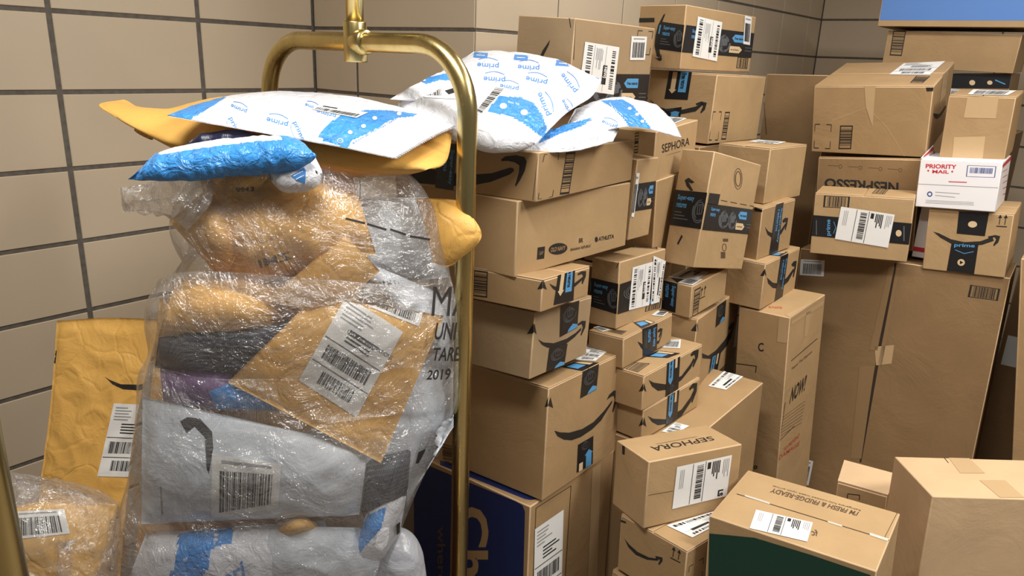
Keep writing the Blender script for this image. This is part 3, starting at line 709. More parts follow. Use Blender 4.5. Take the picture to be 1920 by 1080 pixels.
b = Carton('C5', 'carton with a bent white label and black tape, squeezed behind the shop logo carton', 'cardboard_tan', None)
b.tape([('R', h(100,690, 300,660, 276,872, 80,905), 'long')]); b.sticker('R', h(100,604, 160,600, 115,942, 72,945), 2, 36); b.done()
b = Carton('C6', 'plain carton seen only as a sliver under the cosmetics shop carton', 'cardboard', None); corners(b.ink('R'), c_(190,130, 262,120, 240,160, 185,165)); b.done()

# right hand side
b = Carton('D2', 'large dented carton leaning forward with clear tape creases, upper right', 'cardboard', 'Y')
b.stripe('L', k_(632,847, 718,847, 705,1006, 620,1006)); b.ink('L').line(k_(812,585,808,720,940,850,1010,960,1065,1062), .9, 'cardboard_worn'); b.ink('L').line(k_(805,728,700,765,580,812), .7, 'cardboard_worn'); corners(b.ink('L'), k_(462,838, 572,842, 562,1003, 455,998))
b.ink('L').line(k_(540,510,700,505,870,512), 1, 'void_line')
b.tape([('L', k_(795,582, 870,584, 850,860, 805,720), 'tape_kraft'), None, ('R', k_(1330,470, 1360,470, 1340,640, 1300,700), 'tape_kraft')], 'clear_tape')
b.stripe('T', k_(1145,512, 1240,515, 1187,562, 1102,560)); b.sticker('T', k_(1060,430, 1340,415, 1235,508, 962,505), 1, 41)
b.ink('L').poly(k_(1210,590,1272,590,1265,615,1215,617), 'ink'); b.ink('R').poly(k_(1258,765,1300,770,1345,710,1345,725,1310,785,1285,802,1268,795), 'ink'); b.done()
b = Carton('D5', 'coffee company carton with its name upside down behind the black-taped one', 'cardboard_dark', 'Y')
k = b.ink('L'); k.text('NESPRESSO', l_(735,372, 235,330, 240,266, 738,296), 'ink', .03)
for t in range(4): k.line(l_(260+135*t,180+8*t, 330+135*t,184+8*t), .9, 'ink_soft'); k.disc(*l_(345+135*t,188+8*t)[0], 3, 3.4, 'ink_soft', hole=1)
b.done()
b = Carton('D6', 'carton with black tape and wide white label in front of the upside-down name carton', 'cardboard_tan', 'X')
b.stripe('L', l_(235,383, 410,392, 402,470, 228,462), True, 16); b.stripe('T', l_(592,333, 672,340, 640,376, 556,370), True, 8)
b.tape([('L', l_(158,515, 832,572, 816,716, 148,655), 'tape_black')])
mb = b.parts[-1][1]; k = Ink(mb, b.place('L'), .0012)
k.text('prime', l_(250,655, 250,545, 285,545, 285,655), 'tape_blue', .02); k.line(l_(298,640,314,600,300,560), 1, 'tape_blue'); k.disc(*l_(738,638)[0], 5.5, 6.2, 'tape_cream'); k.rect(*[v for p in l_(180,550,186,650) for v in p], 'tape_grey'); k.rect(*[v for p in l_(770,590,778,690) for v in p], 'tape_grey')
b.sticker('L', l_(350,458, 712,512, 666,736, 308,676), 3, 43, lift=.002); b.done()
b = Carton('D4', 'white postal carton with red and blue print holding a small carton on top', 'usps_white', None, 'usps_white')
k = b.ink('L'); k.text('PRIORITY', l_(922,170, 1130,176, 1127,205, 920,199), 'usps_red', .03); k.text('MAIL', l_(966,210, 1078,213, 1076,236, 965,233), 'usps_red', .03)
k.disc(*l_(938,216)[0], 2, 2, 'usps_red', 5); k.disc(*l_(1100,222)[0], 2, 2, 'usps_red', 5); k.line(l_(1075,290,1198,295), 1.6, 'usps_red')
q = k.quad(l_(1205,180, 1395,187, 1385,262, 1195,255)); q.line([(0,0),(1,0),(1,1),(0,1),(0,0)], .03, 'usps_blue'); q.bars(.1, .18, .9, .68, 26, 'usps_blue', 5)
k.line(l_(862,305,1410,332), .9, 'print_grey'); k.disc(*l_(948,374)[0], 4, 4, 'usps_blue', hole=2.2)
k.line(l_(985,360,1150,372), 1, 'print_grey'); k.line(l_(985,382,1120,396), 1, 'print_grey')
for t in range(3): k.line(l_(920,415+9*t,1245,430+9*t), .6, 'print_grey')
k = b.ink('R'); k.poly(l_(1440,178, 1552,70, 1556,90, 1440,198), 'usps_red')
for t in range(5): k.line(l_(1440,225+38*t, 1470,205+38*t), 1.0, 'usps_red')
w, d, hh = b.dim
mb = b.part('side_flap', 'raised white flap with red stripe'); mb.add([(.0,d-.001,hh),(.2,d-.001,hh),(.2,d+.001,hh+.03),(0,d+.001,hh+.002),(0,d-.004,hh),(.2,d-.004,hh),(.2,d-.002,hh+.03),(0,d-.002,hh+.002)], [(0,1,2,3),(7,6,5,4),(0,4,5,1),(2,6,7,3)], 'usps_white')
mb.add([(.02,d-.0055,hh+.004),(.2,d-.0045,hh+.016),(.2,d-.0035,hh+.026),(.02,d-.0045,hh+.008)], [(3,2,1,0)], 'usps_red'); b.done()
b = Carton('D3', 'small carton with two pale tape squares standing on the white postal carton', 'cardboard', 'X')
b.tape([('L', k_(1490,655, 1702,650, 1682,800, 1465,795), 'tape_kraft'), None, ('L', k_(1400,925, 1612,920, 1592,1078, 1385,1078), 'tape_kraft')]); b.sticker('T', k_(1530,605, 1820,615, 1760,645, 1490,640), 2, 45); b.done()
b = Carton('D7', 'carton with broad smile and black membership tape under the white postal carton', 'cardboard_tan', 'Y')
b.smile('L', l_(972,628,1010,638,1090,678,1180,698,1290,692,1372,662,1380,690,1300,717,1190,724,1090,708,1018,667), l_(1340,660,1390,650,1424,658,1411,700,1380,727,1377,716,1396,680,1385,665,1345,671))
uparrows(b.ink('L'), l_(1412,512, 1482,512, 1468,600, 1400,596))
b.tape([('L', l_(1145,490, 1350,490, 1320,658, 1130,640), 'tape_black'), None, ('L', l_(1095,708, 1277,712, 1247,915, 1062,892), 'tape_black')])
k = Ink(b.parts[-1][1], b.place('L'), .0012); k.disc(*l_(1237,578)[0], 8.5, 6, 'tape_cream'); k.text('prime', l_(1115,705, 1255,712, 1250,742, 1112,735), 'tape_blue', .02); k.line(l_(1120,750,1180,775,1245,762), 1.2, 'tape_blue')
k.disc(*l_(1160,835)[0], 7, 6.3, 'tape_cream'); k.up().poly(l_(1152,822,1175,835,1152,848), 'tape_black'); b.done()
b = Carton('D9', 'very large upright carton with a vertical flap seam, foot of the right-hand stack', 'cardboard_dark', None)
b.ink('L').poly(m_(592,-20, 604,-20, 520,450, 405,1100, 395,1100, 500,450), 'void_line')
b.tape([('L', m_(560,0, 592,0, 495,470, 450,470), 'tape_dull'), None, ('L', m_(604,0, 620,10, 520,560, 500,540), 'tape_dull'), None, ('L', m_(480,450, 590,440, 575,545, 488,555), 'tape_kraft'), None, ('L', m_(395,560, 480,560, 405,1080, 345,1080), 'tape_dull')], 'clear_tape')
b.stripe('L', m_(1018,102, 1187,125, 1173,192, 1003,170), True, 18); b.sticker('L', l_(78,813, 240,822, 233,930, 70,920), 2, 47, 'barcode_sticker'); b.sticker('L', n_(65,148, 188,185, 150,375, 15,335), 2, 48); b.done()
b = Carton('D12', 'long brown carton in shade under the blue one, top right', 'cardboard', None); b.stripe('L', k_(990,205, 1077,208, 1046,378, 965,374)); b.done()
b = Carton('D13', 'carton with a plain blue side, cut by the top right corner of the picture', 'cardboard_tan', None)
b.ink('L').poly([(1650,-200),(1990,-200),(1990,39),(1649,38)], 'box_blue'); b.done()
b = Carton('D14', 'black-taped carton half hidden behind the small carton on the white postal one', 'cardboard_dark', None)
b.tape([('L', [(1772,138),(1899,140),(1895,166),(1768,165)], 'tape_black')]); k = Ink(b.parts[-1][1], b.place('L'), .0014)
k.disc(1823, 155, 5.5, 5, 'tape_cream'); k.disc(1856, 155, 5, 4, 'tape_cream'); k.line([(1866,150),(1885,158)], 2, 'tape_blue'); b.sticker('L', [(1782,166),(1808,168),(1803,180),(1780,180)], 2, 49); b.done()
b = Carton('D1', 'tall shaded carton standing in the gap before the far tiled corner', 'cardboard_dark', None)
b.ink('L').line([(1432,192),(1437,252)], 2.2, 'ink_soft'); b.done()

# bottom front
b = Carton('E1', 'cosmetics shop carton set askew on top of the front pile, large label on its side', 'cardboard_tan', None)
b.ink('T').text('SEPHORA', i_(732,150, 350,222, 325,192, 705,126), 'ink', .012); b.ink('T').line(i_(365,175,620,128), .6, 'ink_soft')
b.sticker('R', i_(492,315, 833,240, 800,495, 462,576), 3, 51); b.ink('R').line(i_(317,492,468,465), .8, 'void_line'); b.ink('L').poly(i_(155,180,172,190,170,242,155,236), 'ink'); b.done()
b = Carton('E2', 'thin-smile carton with a white label on top, under the askew cosmetics shop carton', 'cardboard', 'X')
b.sticker('T', i_(730,592, 850,620, 590,758, 430,682), 0, 52)
b.smile('L', i_(168,760,200,798,250,843,320,877,378,886,378,898,310,892,240,862,193,815), i_(362,868,405,878,405,900,385,925,378,918,390,893,362,882))
uparrows(b.ink('L'), i_(465,805, 527,838, 515,915, 455,885)); b.stripe('R', i_(705,852, 763,820, 752,1000, 690,1030)); corners(b.ink('R'), i_(570,935, 658,880, 650,1000, 562,1050)); b.ink('L').poly(i_(140,640,178,655,180,668,142,655), 'ink'); b.ink('R').poly(i_(960,622,982,612,980,640,958,650), 'ink'); b.done()
b = Carton('E3', 'lowest carton of the front pile, cut off by the picture bottom', 'cardboard', 'X'); b.done()
b = Carton('E4', 'meal carton with dark green side and silver tape line across its top', 'cardboard_tan', None)
b.ink('L').poly([(1330,1000),(1414,1008),(1520,1040),(1632,1078),(1620,1700),(1300,1700)], 'box_green')
k = b.ink('T'); k.text("I'M FRESH & FRIDGE-READY", i_(1608,622, 1068,474, 1085,447, 1625,597), 'ink_soft', .03)
k.text('Refrigerate fully-cooked meals upon arrival', i_(1633,592, 1088,440, 1092,428, 1636,580), 'ink_soft', .01); k.line(i_(865,484,1810,772), 1.3, 'void_line'); k.line(i_(1862,600,1775,770), 1, 'void_line')
k.text('fc', i_(1370,710, 1325,700, 1330,742, 1365,748), 'ink_soft', .02)
b.tape([('T', i_(915,490, 1070,538, 1070,550, 915,500), 'tape_shine'), None, ('T', i_(1430,652, 1520,680, 1518,690, 1430,662), 'tape_shine'), None, ('T', i_(1690,725, 1810,764, 1800,778, 1690,742), 'tape_shine')], 'clear_tape')
b.sticker('T', i_(985,585, 1337,665, 1302,784, 945,700), 3, 53); b.done()
b = Carton('E6', 'big pale-topped carton in the bottom right corner of the picture', 'cardboard_worn', None)
b.tape([('T', n_(1240,160, 1390,155, 1525,281, 1330,280), 'tape_kraft'), None, ('T', n_(1480,335, 1680,335, 1830,470, 1640,470), 'tape_kraft')], 'clear_tape'); b.ink('T').line(n_(1195,150,1240,200), 1.2, 'void_line'); b.done()
b = Carton('E5', 'small torn carton with an open flap behind the meal carton', 'cardboard_tan', None)
w, d, hh = b.dim; mb = b.part('open_flap', 'pale raised flap')
q = []
for t in (0, .004):
    for x, y, z in ((.002, .0, .0), (.002, d, .0), (.085, d+.006, .022), (.085, -.006, .022)): q.append((x, y, hh+.001+z+t))
mb.add(q, [(3,2,1,0),(4,5,6,7),(0,1,5,4),(1,2,6,5),(2,3,7,6),(3,0,4,7)], 'cardboard_worn')
b.ink('L').line(n_(447,500,455,440,548,450,545,490), 1.5, 'ink'); b.done()
# cartons glimpsed in the gaps and carrying the upper ones: x0, y0, x1, y1, z0, z1
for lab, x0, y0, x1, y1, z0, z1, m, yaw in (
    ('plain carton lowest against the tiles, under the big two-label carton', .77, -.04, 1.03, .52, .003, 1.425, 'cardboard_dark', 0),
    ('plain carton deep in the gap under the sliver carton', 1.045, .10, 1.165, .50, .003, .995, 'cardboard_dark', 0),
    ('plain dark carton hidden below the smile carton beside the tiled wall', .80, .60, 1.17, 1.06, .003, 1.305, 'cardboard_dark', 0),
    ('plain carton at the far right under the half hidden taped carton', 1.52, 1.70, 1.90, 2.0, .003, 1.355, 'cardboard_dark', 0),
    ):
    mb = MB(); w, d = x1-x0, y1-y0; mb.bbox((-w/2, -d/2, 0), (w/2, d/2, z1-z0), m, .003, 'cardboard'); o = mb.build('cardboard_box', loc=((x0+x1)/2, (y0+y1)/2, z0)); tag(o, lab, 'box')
mb = MB(); mb.bbox((-.0225, 0, 0), (.0225, .20, .19), 'usps_white', .002); mb.add([(-.022,-.001,.02),(.022,-.001,.02),(.022,-.001,.035),(-.022,-.001,.035)], [(0,1,2,3)], 'usps_red')
o = mb.build('postal_box', loc=(1.768, 1.10, .966)); tag(o, 'thin white postal carton standing on edge between two taped cartons', 'box')
# right edge of the picture
mb = MB(); mb.bbox((0, 0, 0), (.42, .30, 1.05), 'cardboard', .004, 'cardboard_worn'); mb.add([(.05,-.0006,.3),(.055,-.0006,.3),(.055,-.0006,.9),(.05,-.0006,.9)], [(0,1,2,3)], 'void_line')
o = mb.build('cardboard_box', loc=(2.225, 1.0, .002), rot=(0, -.165, 0)); tag(o, 'leaning carton cut by the right picture edge, past the dark gap', 'box')
mb = MB(); mb.bbox((-.2, 0, 0), (.2, .34, 1.02), 'cardboard_dark', .003, 'cardboard'); o = mb.build('cardboard_box', loc=(2.235, 1.36, .003)); tag(o, 'shaded carton in the dark gap right of the very large one', 'box')
pl = MB(); pl.add([(-.185,-.001,.58),(-.14,-.001,.58),(-.14,-.001,.69),(-.185,-.001,.69)], [(0,1,2,3)], 'paper_white'); pl.build('shipping_label', o)
mb = MB(); mb.bbox((-.21, 0, 0), (.17, .30, .62), 'cardboard_dark', .003, 'cardboard'); o = mb.build('cardboard_box', loc=(2.245, 1.37, 1.026)); tag(o, 'carton on the shaded one, upper right picture edge', 'box')

# ---------------------------------------------------------------- mailers and sacks
def crom(P, t):
    "Catmull-Rom through list P at t in 0..1"
    n = len(P)-1; x = t*n; i = min(int(x), n-1); u = x-i
    p0 = P[max(i-1, 0)]; p1 = P[i]; p2 = P[i+1]; p3 = P[min(i+2, n)]
    if i == 0: p0 = 2*p1-p2
    if i+2 > n: p3 = 2*p2-p1
    return .5*((2*p1)+(p2-p0)*u+(2*p0-5*p1+4*p2-p3)*u*u+(3*p1-p0-3*p2+p3)*u*u*u)
def crumple(P, sc, seed, amt, ridge=.5):
    o = Vector((seed*3.1, seed*7.7, seed*1.3))
    a = noise.fractal(P*sc+o, 1.0, 2.0, 3)
    b = 1-abs(noise.noise(P*sc*1.7+o*2))*2
    return amt*((1-ridge)*a+ridge*(b-.5))
def inpoly(x, y, P):
    r = False; n = len(P)
    for i in range(n):
        x1, y1 = P[i]; x2, y2 = P[(i+1) % n]
        if (y1 > y) != (y2 > y) and x < (x2-x1)*(y-y1)/(y2-y1)+x1: r = not r
    return r
class Soft:
    "closed pillow-like skin over a control net; net = rows of (px, py, distance) or world points"
    def __init__(s, net, m, front=.02, back=.02, nu=70, nv=50, rim=.06, power=2.5, wr=.004, wsc=14, seed=1, ridge=.5, bands=(), zig=None, depthf=None, bias=0):
        s.nu, s.nv = nu, nv
        if depthf: base = None
        ctl = [[Vector(p) if isinstance(p, Vector) else (at(*p) if not depthf else Vector(p)) for p in r] for r in net]
        G = []
        for j in range(nv+1):
            v = j/nv; row = []
            cols = [crom([ctl[r][c] for r in range(len(ctl))], v) for c in range(len(ctl[0]))]
            for i in range(nu+1):
                u = i/nu; p = crom(cols, u)
                if depthf:
                    dd_ = depthf(p.x, p.y); p = at(p.x, p.y, dd_+p.z)
                row.append(p)
            G.append(row)
        s.G = G
        F = []; B = []
        cen = sum((p for r in G for p in r), Vector())/((nu+1)*(nv+1))
        for j in range(nv+1):
            for i in range(nu+1):
                du = G[j][min(i+1, nu)]-G[j][max(i-1, 0)]; dv = G[min(j+1, nv)][i]-G[max(j-1, 0)][i]
                n = du.cross(dv)
                n = n.normalized() if n.length > 1e-9 else (CAM-G[j][i]).normalized()
                if n.dot(CAM-cen) < 0: n = -n
                u = min(i, nu-i)/nu; v = min(j, nv-j)/nv
                def pf(t):
                    t = max(0, (t-rim)/(.5-rim)); return (1-(1-min(t, 1))**power)**(1/power) if t > 0 else 0
                pr = pf(u)*pf(v); edge = min(1, min(u, v)/.04+.0)
                c = crumple(G[j][i], wsc, seed, wr, ridge)
                if zig and ((zig == 'u' and i == nu) or (zig == 'v' and j == nv)):
                    k = j if zig == 'u' else i
                    d_ = (du if zig == 'u' else dv).normalized()
                    G[j][i] = G[j][i]+d_*(.0035 if k % 2 else -.0035)
                P = G[j][i]
                F.append(P+n*(front*pr+c*(.25+.75*edge)+bias*pr+.0007)); B.append(P-n*(back*pr-c*(.25+.75*edge)+.0007))
        s.F = F; W_ = nu+1; N0 = len(F)
        vs = F+B; fs = []; mi = []; s.mats = [m]
        cols_ = []
        for mm, pl in bands:
            if mm not in s.mats: s.mats.append(mm)
        # which winding faces the camera
        a, b_, c2 = F[0+nv//2*W_+nu//2], F[1+nv//2*W_+nu//2], F[W_+nv//2*W_+nu//2]
        flip = (b_-a).cross(c2-a).dot(CAM-a) < 0
        for j in range(nv):
            for i in range(nu):
                q = [j*W_+i, j*W_+i+1, (j+1)*W_+i+1, (j+1)*W_+i]
                fr = q[::-1] if flip else q
                bk = [k+N0 for k in (q if flip else q[::-1])]
                fs.append(fr); c = sum((vs[k] for k in q), Vector())/4; x, y = px_of(c); k = 0
                for mm, pl in bands:
                    if inpoly(x, y, pl): k = s.mats.index(mm)
                mi.append(k); fs.append(bk); mi.append(0)
        def side(a, b): 
            q = [a, b, b+N0, a+N0]; fs.append(q if flip else q[::-1]); mi.append(0)
        for i in range(nu): side(i+1, i); side(nv*W_+i, nv*W_+i+1)
        for j in range(nv): side(j*W_, (j+1)*W_); side((j+1)*W_+nu, j*W_+nu)
        s.vs = vs; s.fs = fs; s.mi = mi
        s.uv = [(i/nu, j/nv) for j in range(nv+1) for i in range(nu+1)]*2
        s.bvh = BVHTree.FromPolygons([tuple(v) for v in vs], [tuple(f_) for f_ in fs])
        s.prints = []
    def place(s, px, py, l):
        r = ray(px, py).normalized(); hit = s.bvh.ray_cast(CAM, r)
        if hit[0] is None: return None
        n = hit[1]
        if n.dot(r) > 0: n = -n
        return hit[0]+n*l
    def ink(s, sub=7, lift=.0005):
        mb = MB(); s.prints.append((mb, None, None)); return Ink(mb, s.place, lift, 1, sub)
    def part(s, name, lab=None, sub=7, lift=.0012):
        mb = MB(); s.prints.append((mb, name, lab)); return Ink(mb, s.place, lift, 1, sub)
    def build(s, name, label=None, cat=None, parent=None, group=None, uvk=None):
        mb = MB(); o_ = min(s.vs, key=lambda v: v.z); c = sum(s.vs, Vector())/len(s.vs); org = Vector((c.x, c.y, o_.z))
        mb.v = [v-org for v in s.vs]; mb.f = [list(f_) for f_ in s.fs]; mb.m = list(s.mi); mb.names = list(s.mats); mb.sm = [True]*len(s.fs)
        for pm, nm, lab in s.prints:
            if nm is None:
                for f_, m_i, sm in zip(pm.f, pm.m, pm.sm):
                    k = len(mb.v); mb.v += [pm.v[i]-org for i in f_]; mb.f.append(list(range(k, k+len(f_)))); mb.m.append(mb.mi(pm.names[m_i])); mb.sm.append(False)
        o = mb.build(name, parent, loc=org if parent is None else org-parent.location)
        if uvk:
            uvl = o.data.uv_layers.new(name='UVMap'); nvx = len(s.uv)
            for lp in o.data.loops:
                if lp.vertex_index < nvx: u, v = s.uv[lp.vertex_index]; uvl.data[lp.index].uv = (u*uvk[0], v*uvk[1])
        if label: tag(o, label, cat, group)
        for pm, nm, lab in s.prints:
            if nm and pm.v:
                for v in pm.v: v -= org
                p = pm.build(nm, o)
                if lab: p['label'] = lab
        s.obj = o; return o
def prime(k, cx, cy, w, ang, m='poly_blue_print', hgt=None, skew=0):
    "small printed word with an arc over it, turned by ang degrees"
    hgt = hgt or w*.3; ca, sa = math.cos(math.radians(ang)), math.sin(math.radians(ang))
    def q(x, y): x += skew*y; return (cx+x*ca-y*sa, cy+x*sa+y*ca)
    k.text('prime', [q(-w/2, -hgt/2), q(w/2, -hgt/2), q(w/2, hgt/2), q(-w/2, hgt/2)], m, .01)
    k.line([q(-w*.45+w*.9*t/8, hgt*.75+hgt*.35*math.sin(t/8*math.pi)) for t in range(9)], max(1, w*.028), m)
def icons(k, pts, r, m='poly_white'):
    for x, y in pts: k.disc(x, y, r, r*.8, m, 10); 
c2 = Zc(480, 0, 3); c3 = Zc(720, 60, 3.31); q1 = Zc(180, 160, 2.667); q3 = Zc(240, 300, 2.7); q4 = Zc(240, 640, 2.4545); q2 = Zc(0, 560, 2.077)

# --- the big woven sack: smooth hull first, used to lay its contents just inside it
rows = [(300,425,700),(330,368,772),(385,330,812),(430,322,828),(480,345,838),(520,318,846),(560,290,854),(600,277,858),(650,284,860),(700,266,860),(760,262,856),(840,254,820),(930,236,778),(1030,206,742),(1120,190,738),(1250,196,730),(1330,230,700)]
def hull_net(f0=1.23):
    net = []
    lump = [(300,.02),(352,.0),(400,-.022),(450,-.018),(515,.028),(560,.0),(610,-.024),(665,.014),(720,-.004),(800,-.02),(880,-.006),(960,.024),(1040,-.014),(1330,0)]
    for y, xl, xr in rows:
        l0 = next(((a, b) for a, b in zip(lump, lump[1:]) if a[0] <= y <= b[0]), (lump[-2], lump[-1]))
        dep = f0+(y-330)*.00020+l0[0][1]+(l0[1][1]-l0[0][1])*(y-l0[0][0])/(l0[1][0]-l0[0][0])
        lv = dep-f0-(y-330)*.0002; net.append([(xl+(xr-xl)*t, y, dep-lv*(.3+.5*t)+.05*t*(1 if y < 800 else .4)) for t in (0, .33, .67, 1)])
    return net
SK = dict(front=.125, back=.14, rim=.0, power=2.2, nu=120, nv=170)
smooth = Soft(hull_net(), 'sack_film', wr=0, **{**SK, 'nu': 60, 'nv': 80})
def inside(px, py):
    r = ray(px, py); hit = smooth.bvh.ray_cast(CAM, r.normalized())
    if hit[0] is None: return 1.22
    return (hit[0]-CAM).dot(CF)
sack = Soft(hull_net(), 'sack_film', wr=.012, bias=.009, wsc=8, seed=4, ridge=.55, **SK)
k = sack.part('printed_lettering', 'black stencil lettering on the woven film', sub=5, lift=.0015)
LP = lambda: sack.part('printed_lettering', 'black stencil word on the woven film', sub=5, lift=.0015)
k.text('MAIL', [(812,537),(925,537),(920,592),(808,592)], 'ink', 0); LP().text('UNITED STATES', [(818,605),(985,600),(983,640),(812,637)], 'ink', .015)
LP().text('TARE WT', [(813,652),(905,648),(900,678),(808,676)], 'ink', .015); LP().text('2019', [(802,694),(845,690),(842,712),(798,712)], 'ink', .015)
k = sack.part('printed_line', 'black dashed line on the woven film', sub=5, lift=.0015)
for a0, b0 in (((648,410),(684,419)),((688,420),(724,431)),((731,430),(760,440)),((768,443),(805,449))): k.line([a0, b0], 4, 'ink')
k = sack.part('printed_marks', 'black printed letter edges low on the film', sub=5, lift=.0015)
k.poly(q4(1335,508,1368,492,1362,510,1335,560,1322,560), 'ink'); k = sack.part('printed_marks', sub=5, lift=.0015); k.poly(q4(1232,842,1250,828,1248,878,1234,892), 'ink')
so = sack.build('mail_sack', 'big translucent woven mail sack stuffed with mailers, standing on the brass cart', 'sack', uvk=(150, 260))
# gathered corner of the sack at its upper left
tuft = Soft([[(225,352,1.20),(275,345,1.18),(330,330,1.16),(400,332,1.15)],[(228,372,1.20),(270,378,1.17),(325,372,1.15),(395,380,1.14)],[(232,398,1.21),(280,395,1.19),(322,410,1.18),(352,432,1.16)]], 'sack_film', front=.012, back=.012, wr=.012, wsc=22, seed=9, ridge=.8, nu=60, nv=30)
tuft.build('gathered_corner', parent=so, uvk=(50, 30))

def content(quad, off, m, label, wr=.006, seed=1, th=.012, bands=(), sag=0, cat='mailer', name='bubble_mailer', plump=.03, **kw):
    (x0, y0), (x1, y1), (x2, y2), (x3, y3) = quad
    net = []
    for v in (0, .33, .67, 1):
        r = []
        for u in (0, .33, .67, 1):
            r.append(((x0*(1-u)+x1*u)*(1-v)+(x3*(1-u)+x2*u)*v, (y0*(1-u)+y1*u)*(1-v)+(y3*(1-u)+y2*u)*v, off+plump*(.8 if u in (0, 1) else 0)+plump*(.8 if v in (0, 1) else 0)))
        net.append(r)
    return Soft(net, m, front=th*.35, back=th, rim=.03, wr=wr, wsc=12, seed=seed, nu=60, nv=45, bands=bands, depthf=inside, **kw)
C_ = content([(590,556),(832,592),(714,868),(428,716)], .010, 'kraft_paper', '', seed=3, plump=.008)
k = C_.part('shipping_label'); c = k.quad([(650,555),(755,622),(668,782),(560,712)]); d_label(c, 1, 61)
k.up().text('UPS MAIL INNOVATIONS', [(654,617),(737,668),(733,675),(650,624)], 'print_black', .01); k.up(2).text('USPS TRACKING # EPC', [(628,662),(690,695),(687,701),(625,668)], 'print_black', .01)
d_label(C_.part('postage_label').quad([(708,520),(797,572),(785,612),(690,575)]), 2, 62)
C_.build('bubble_mailer', 'large kraft mailer with two white labels, slanted across the middle of the big sack', 'mailer')
C_ = content([(372,318),(660,330),(705,475),(420,545)], .018, 'kraft_paper', '', seed=5, th=.03, wr=.011)
k = C_.ink(5); k.text('9M3', q3(545,140,640,135,640,158,548,165), 'ink_soft', .02); k.text('ZMI', [(545,470),(483,488),(488,503),(548,485)], 'ink_soft', .02)
C_.build('bubble_mailer', 'plump kraft mailer shining at the top inside the big sack', 'mailer')
content([(318,415),(398,345),(452,460),(420,528)], .008, 'kraft_paper', '', seed=7, th=.015).build('bubble_mailer', 'folded kraft mailer end pointing down, upper left inside the big sack', 'mailer')
content([(648,438),(712,508),(615,590),(500,562)], .010, 'kraft_paper', '', seed=8, th=.012, plump=.010).build('bubble_mailer', 'kraft mailer corner forming a peak above the slanted labelled mailer', 'mailer')
content([(335,518),(510,530),(535,612),(296,632)], .016, 'kraft_paper', '', seed=9, th=.03, sag=1).build('bubble_mailer', 'crumpled kraft mailer bulging at the left of the big sack', 'mailer')
content([(420,520),(700,500),(640,610),(430,600)], .055, 'kraft_smooth', '', seed=10, th=.02).build('bubble_mailer', 'shaded kraft mailer between the folded mailers in the sack middle', 'mailer')
content([(300,628),(560,578),(500,700),(290,690)], .035, 'poly_dark', '', seed=11, th=.03, name='poly_mailer').build('poly_mailer', 'dark slate plastic mailer left of the slanted kraft mailer in the sack', 'mailer')
C_ = content([(300,690),(440,690),(520,770),(310,765)], .032, 'poly_purple', '', seed=12, th=.02, bands=[('poly_blue', [(390,735),(440,715),(540,770),(420,790)])])
C_.build('poly_mailer', 'purple and blue plastic mailer under the dark slate one in the sack', 'mailer')
C_ = content([(268,745),(690,838),(674,965),(266,982)], .018, 'poly_grey', '', seed=13, th=.04, wr=.007, plump=.014)
k = C_.ink(6); k.poly([(338,790),(352,782),(375,785),(398,810),(400,840),(392,888),(388,880),(384,820),(365,800),(350,812)], 'print_black'); k.poly([(300,912),(303,912),(306,965),(303,965)], 'print_grey')
d_label(C_.part('shipping_label').quad([(398,850),(528,870),(522,950),(396,975)]), 2, 64)
C_.build('poly_mailer', 'large pale grey plastic mailer lying flat low in the big sack', 'mailer')
C_ = content([(275,1000),(610,975),(640,1120),(225,1130)], .020, 'poly_white', '', seed=14, th=.04, wr=.008, bands=[('poly_blue', [(335,1000),(438,985),(432,1018),(395,1030),(385,1085),(420,1130),(300,1130),(330,1050)])])
k = C_.ink(6); k.text('pri', [(415,1075),(455,1050),(462,1090),(425,1110)], 'poly_blue_print', .02); icons(k, [(347,1050), (405,1003), (405,1012)], 4); C_.build('poly_mailer', 'white mailer with blue bands at the lower left of the big sack', 'mailer')
C_ = content([(435,984),(720,990),(715,1110),(440,1110)], .014, 'poly_grey', '', seed=15, th=.03, wr=.009)
k = C_.ink(5); k.text('YAK', [(415,1038),(450,1002),(455,1018),(422,1052)], 'print_black', .02); k.text('WHITE UNDER', [(440,1050),(470,1015),(474,1020),(444,1056)], 'print_grey', .02)
C_.build('poly_mailer', 'crinkled white plastic bag with dark letters near the sack bottom', 'mailer')
C_ = content([(690,960),(765,915),(740,1040),(640,1090)], .012, 'poly_white', '', seed=16, th=.02, bands=[('poly_blue', [(690,965),(725,950),(715,990),(672,1040),(650,1030)])]); C_.build('poly_mailer', 'white mailer with a blue patch at the lower right of the big sack', 'mailer')
content([(690,862),(770,842),(760,960),(678,962)], .035, 'poly_dark', '', seed=17, th=.02).build('poly_mailer', 'dark grey mailer behind the pale one at the right of the big sack', 'mailer')
content([(640,470),(845,560),(850,700),(800,640)], .06, 'poly_grey', '', seed=18, th=.02).build('poly_mailer', 'grey mailer in shade behind the stencilled lettering of the sack', 'mailer')
content([(560,965),(600,985),(560,1003),(505,1000)], .012, 'kraft_smooth', '', seed=19, th=.006).build('bubble_mailer', 'tiny kraft mailer edge between the pale mailers near the sack bottom', 'mailer')
content([(500,860),(850,640),(850,800),(740,980)], .09, 'poly_grey', '', seed=20, th=.03).build('poly_mailer', 'pale mailer deep behind the slanted kraft mailer in the sack', 'mailer')
content([(300,560),(700,560),(700,1200),(240,1200)], .13, 'kraft_smooth', '', seed=21, th=.03).build('bubble_mailer', 'shaded kraft mailer at the back of the big sack', 'mailer')
content([(420,380),(800,370),(840,520),(400,560)], .10, 'poly_grey', '', seed=22, th=.03).build('poly_mailer', 'pale mailer in the top back of the big sack', 'mailer')

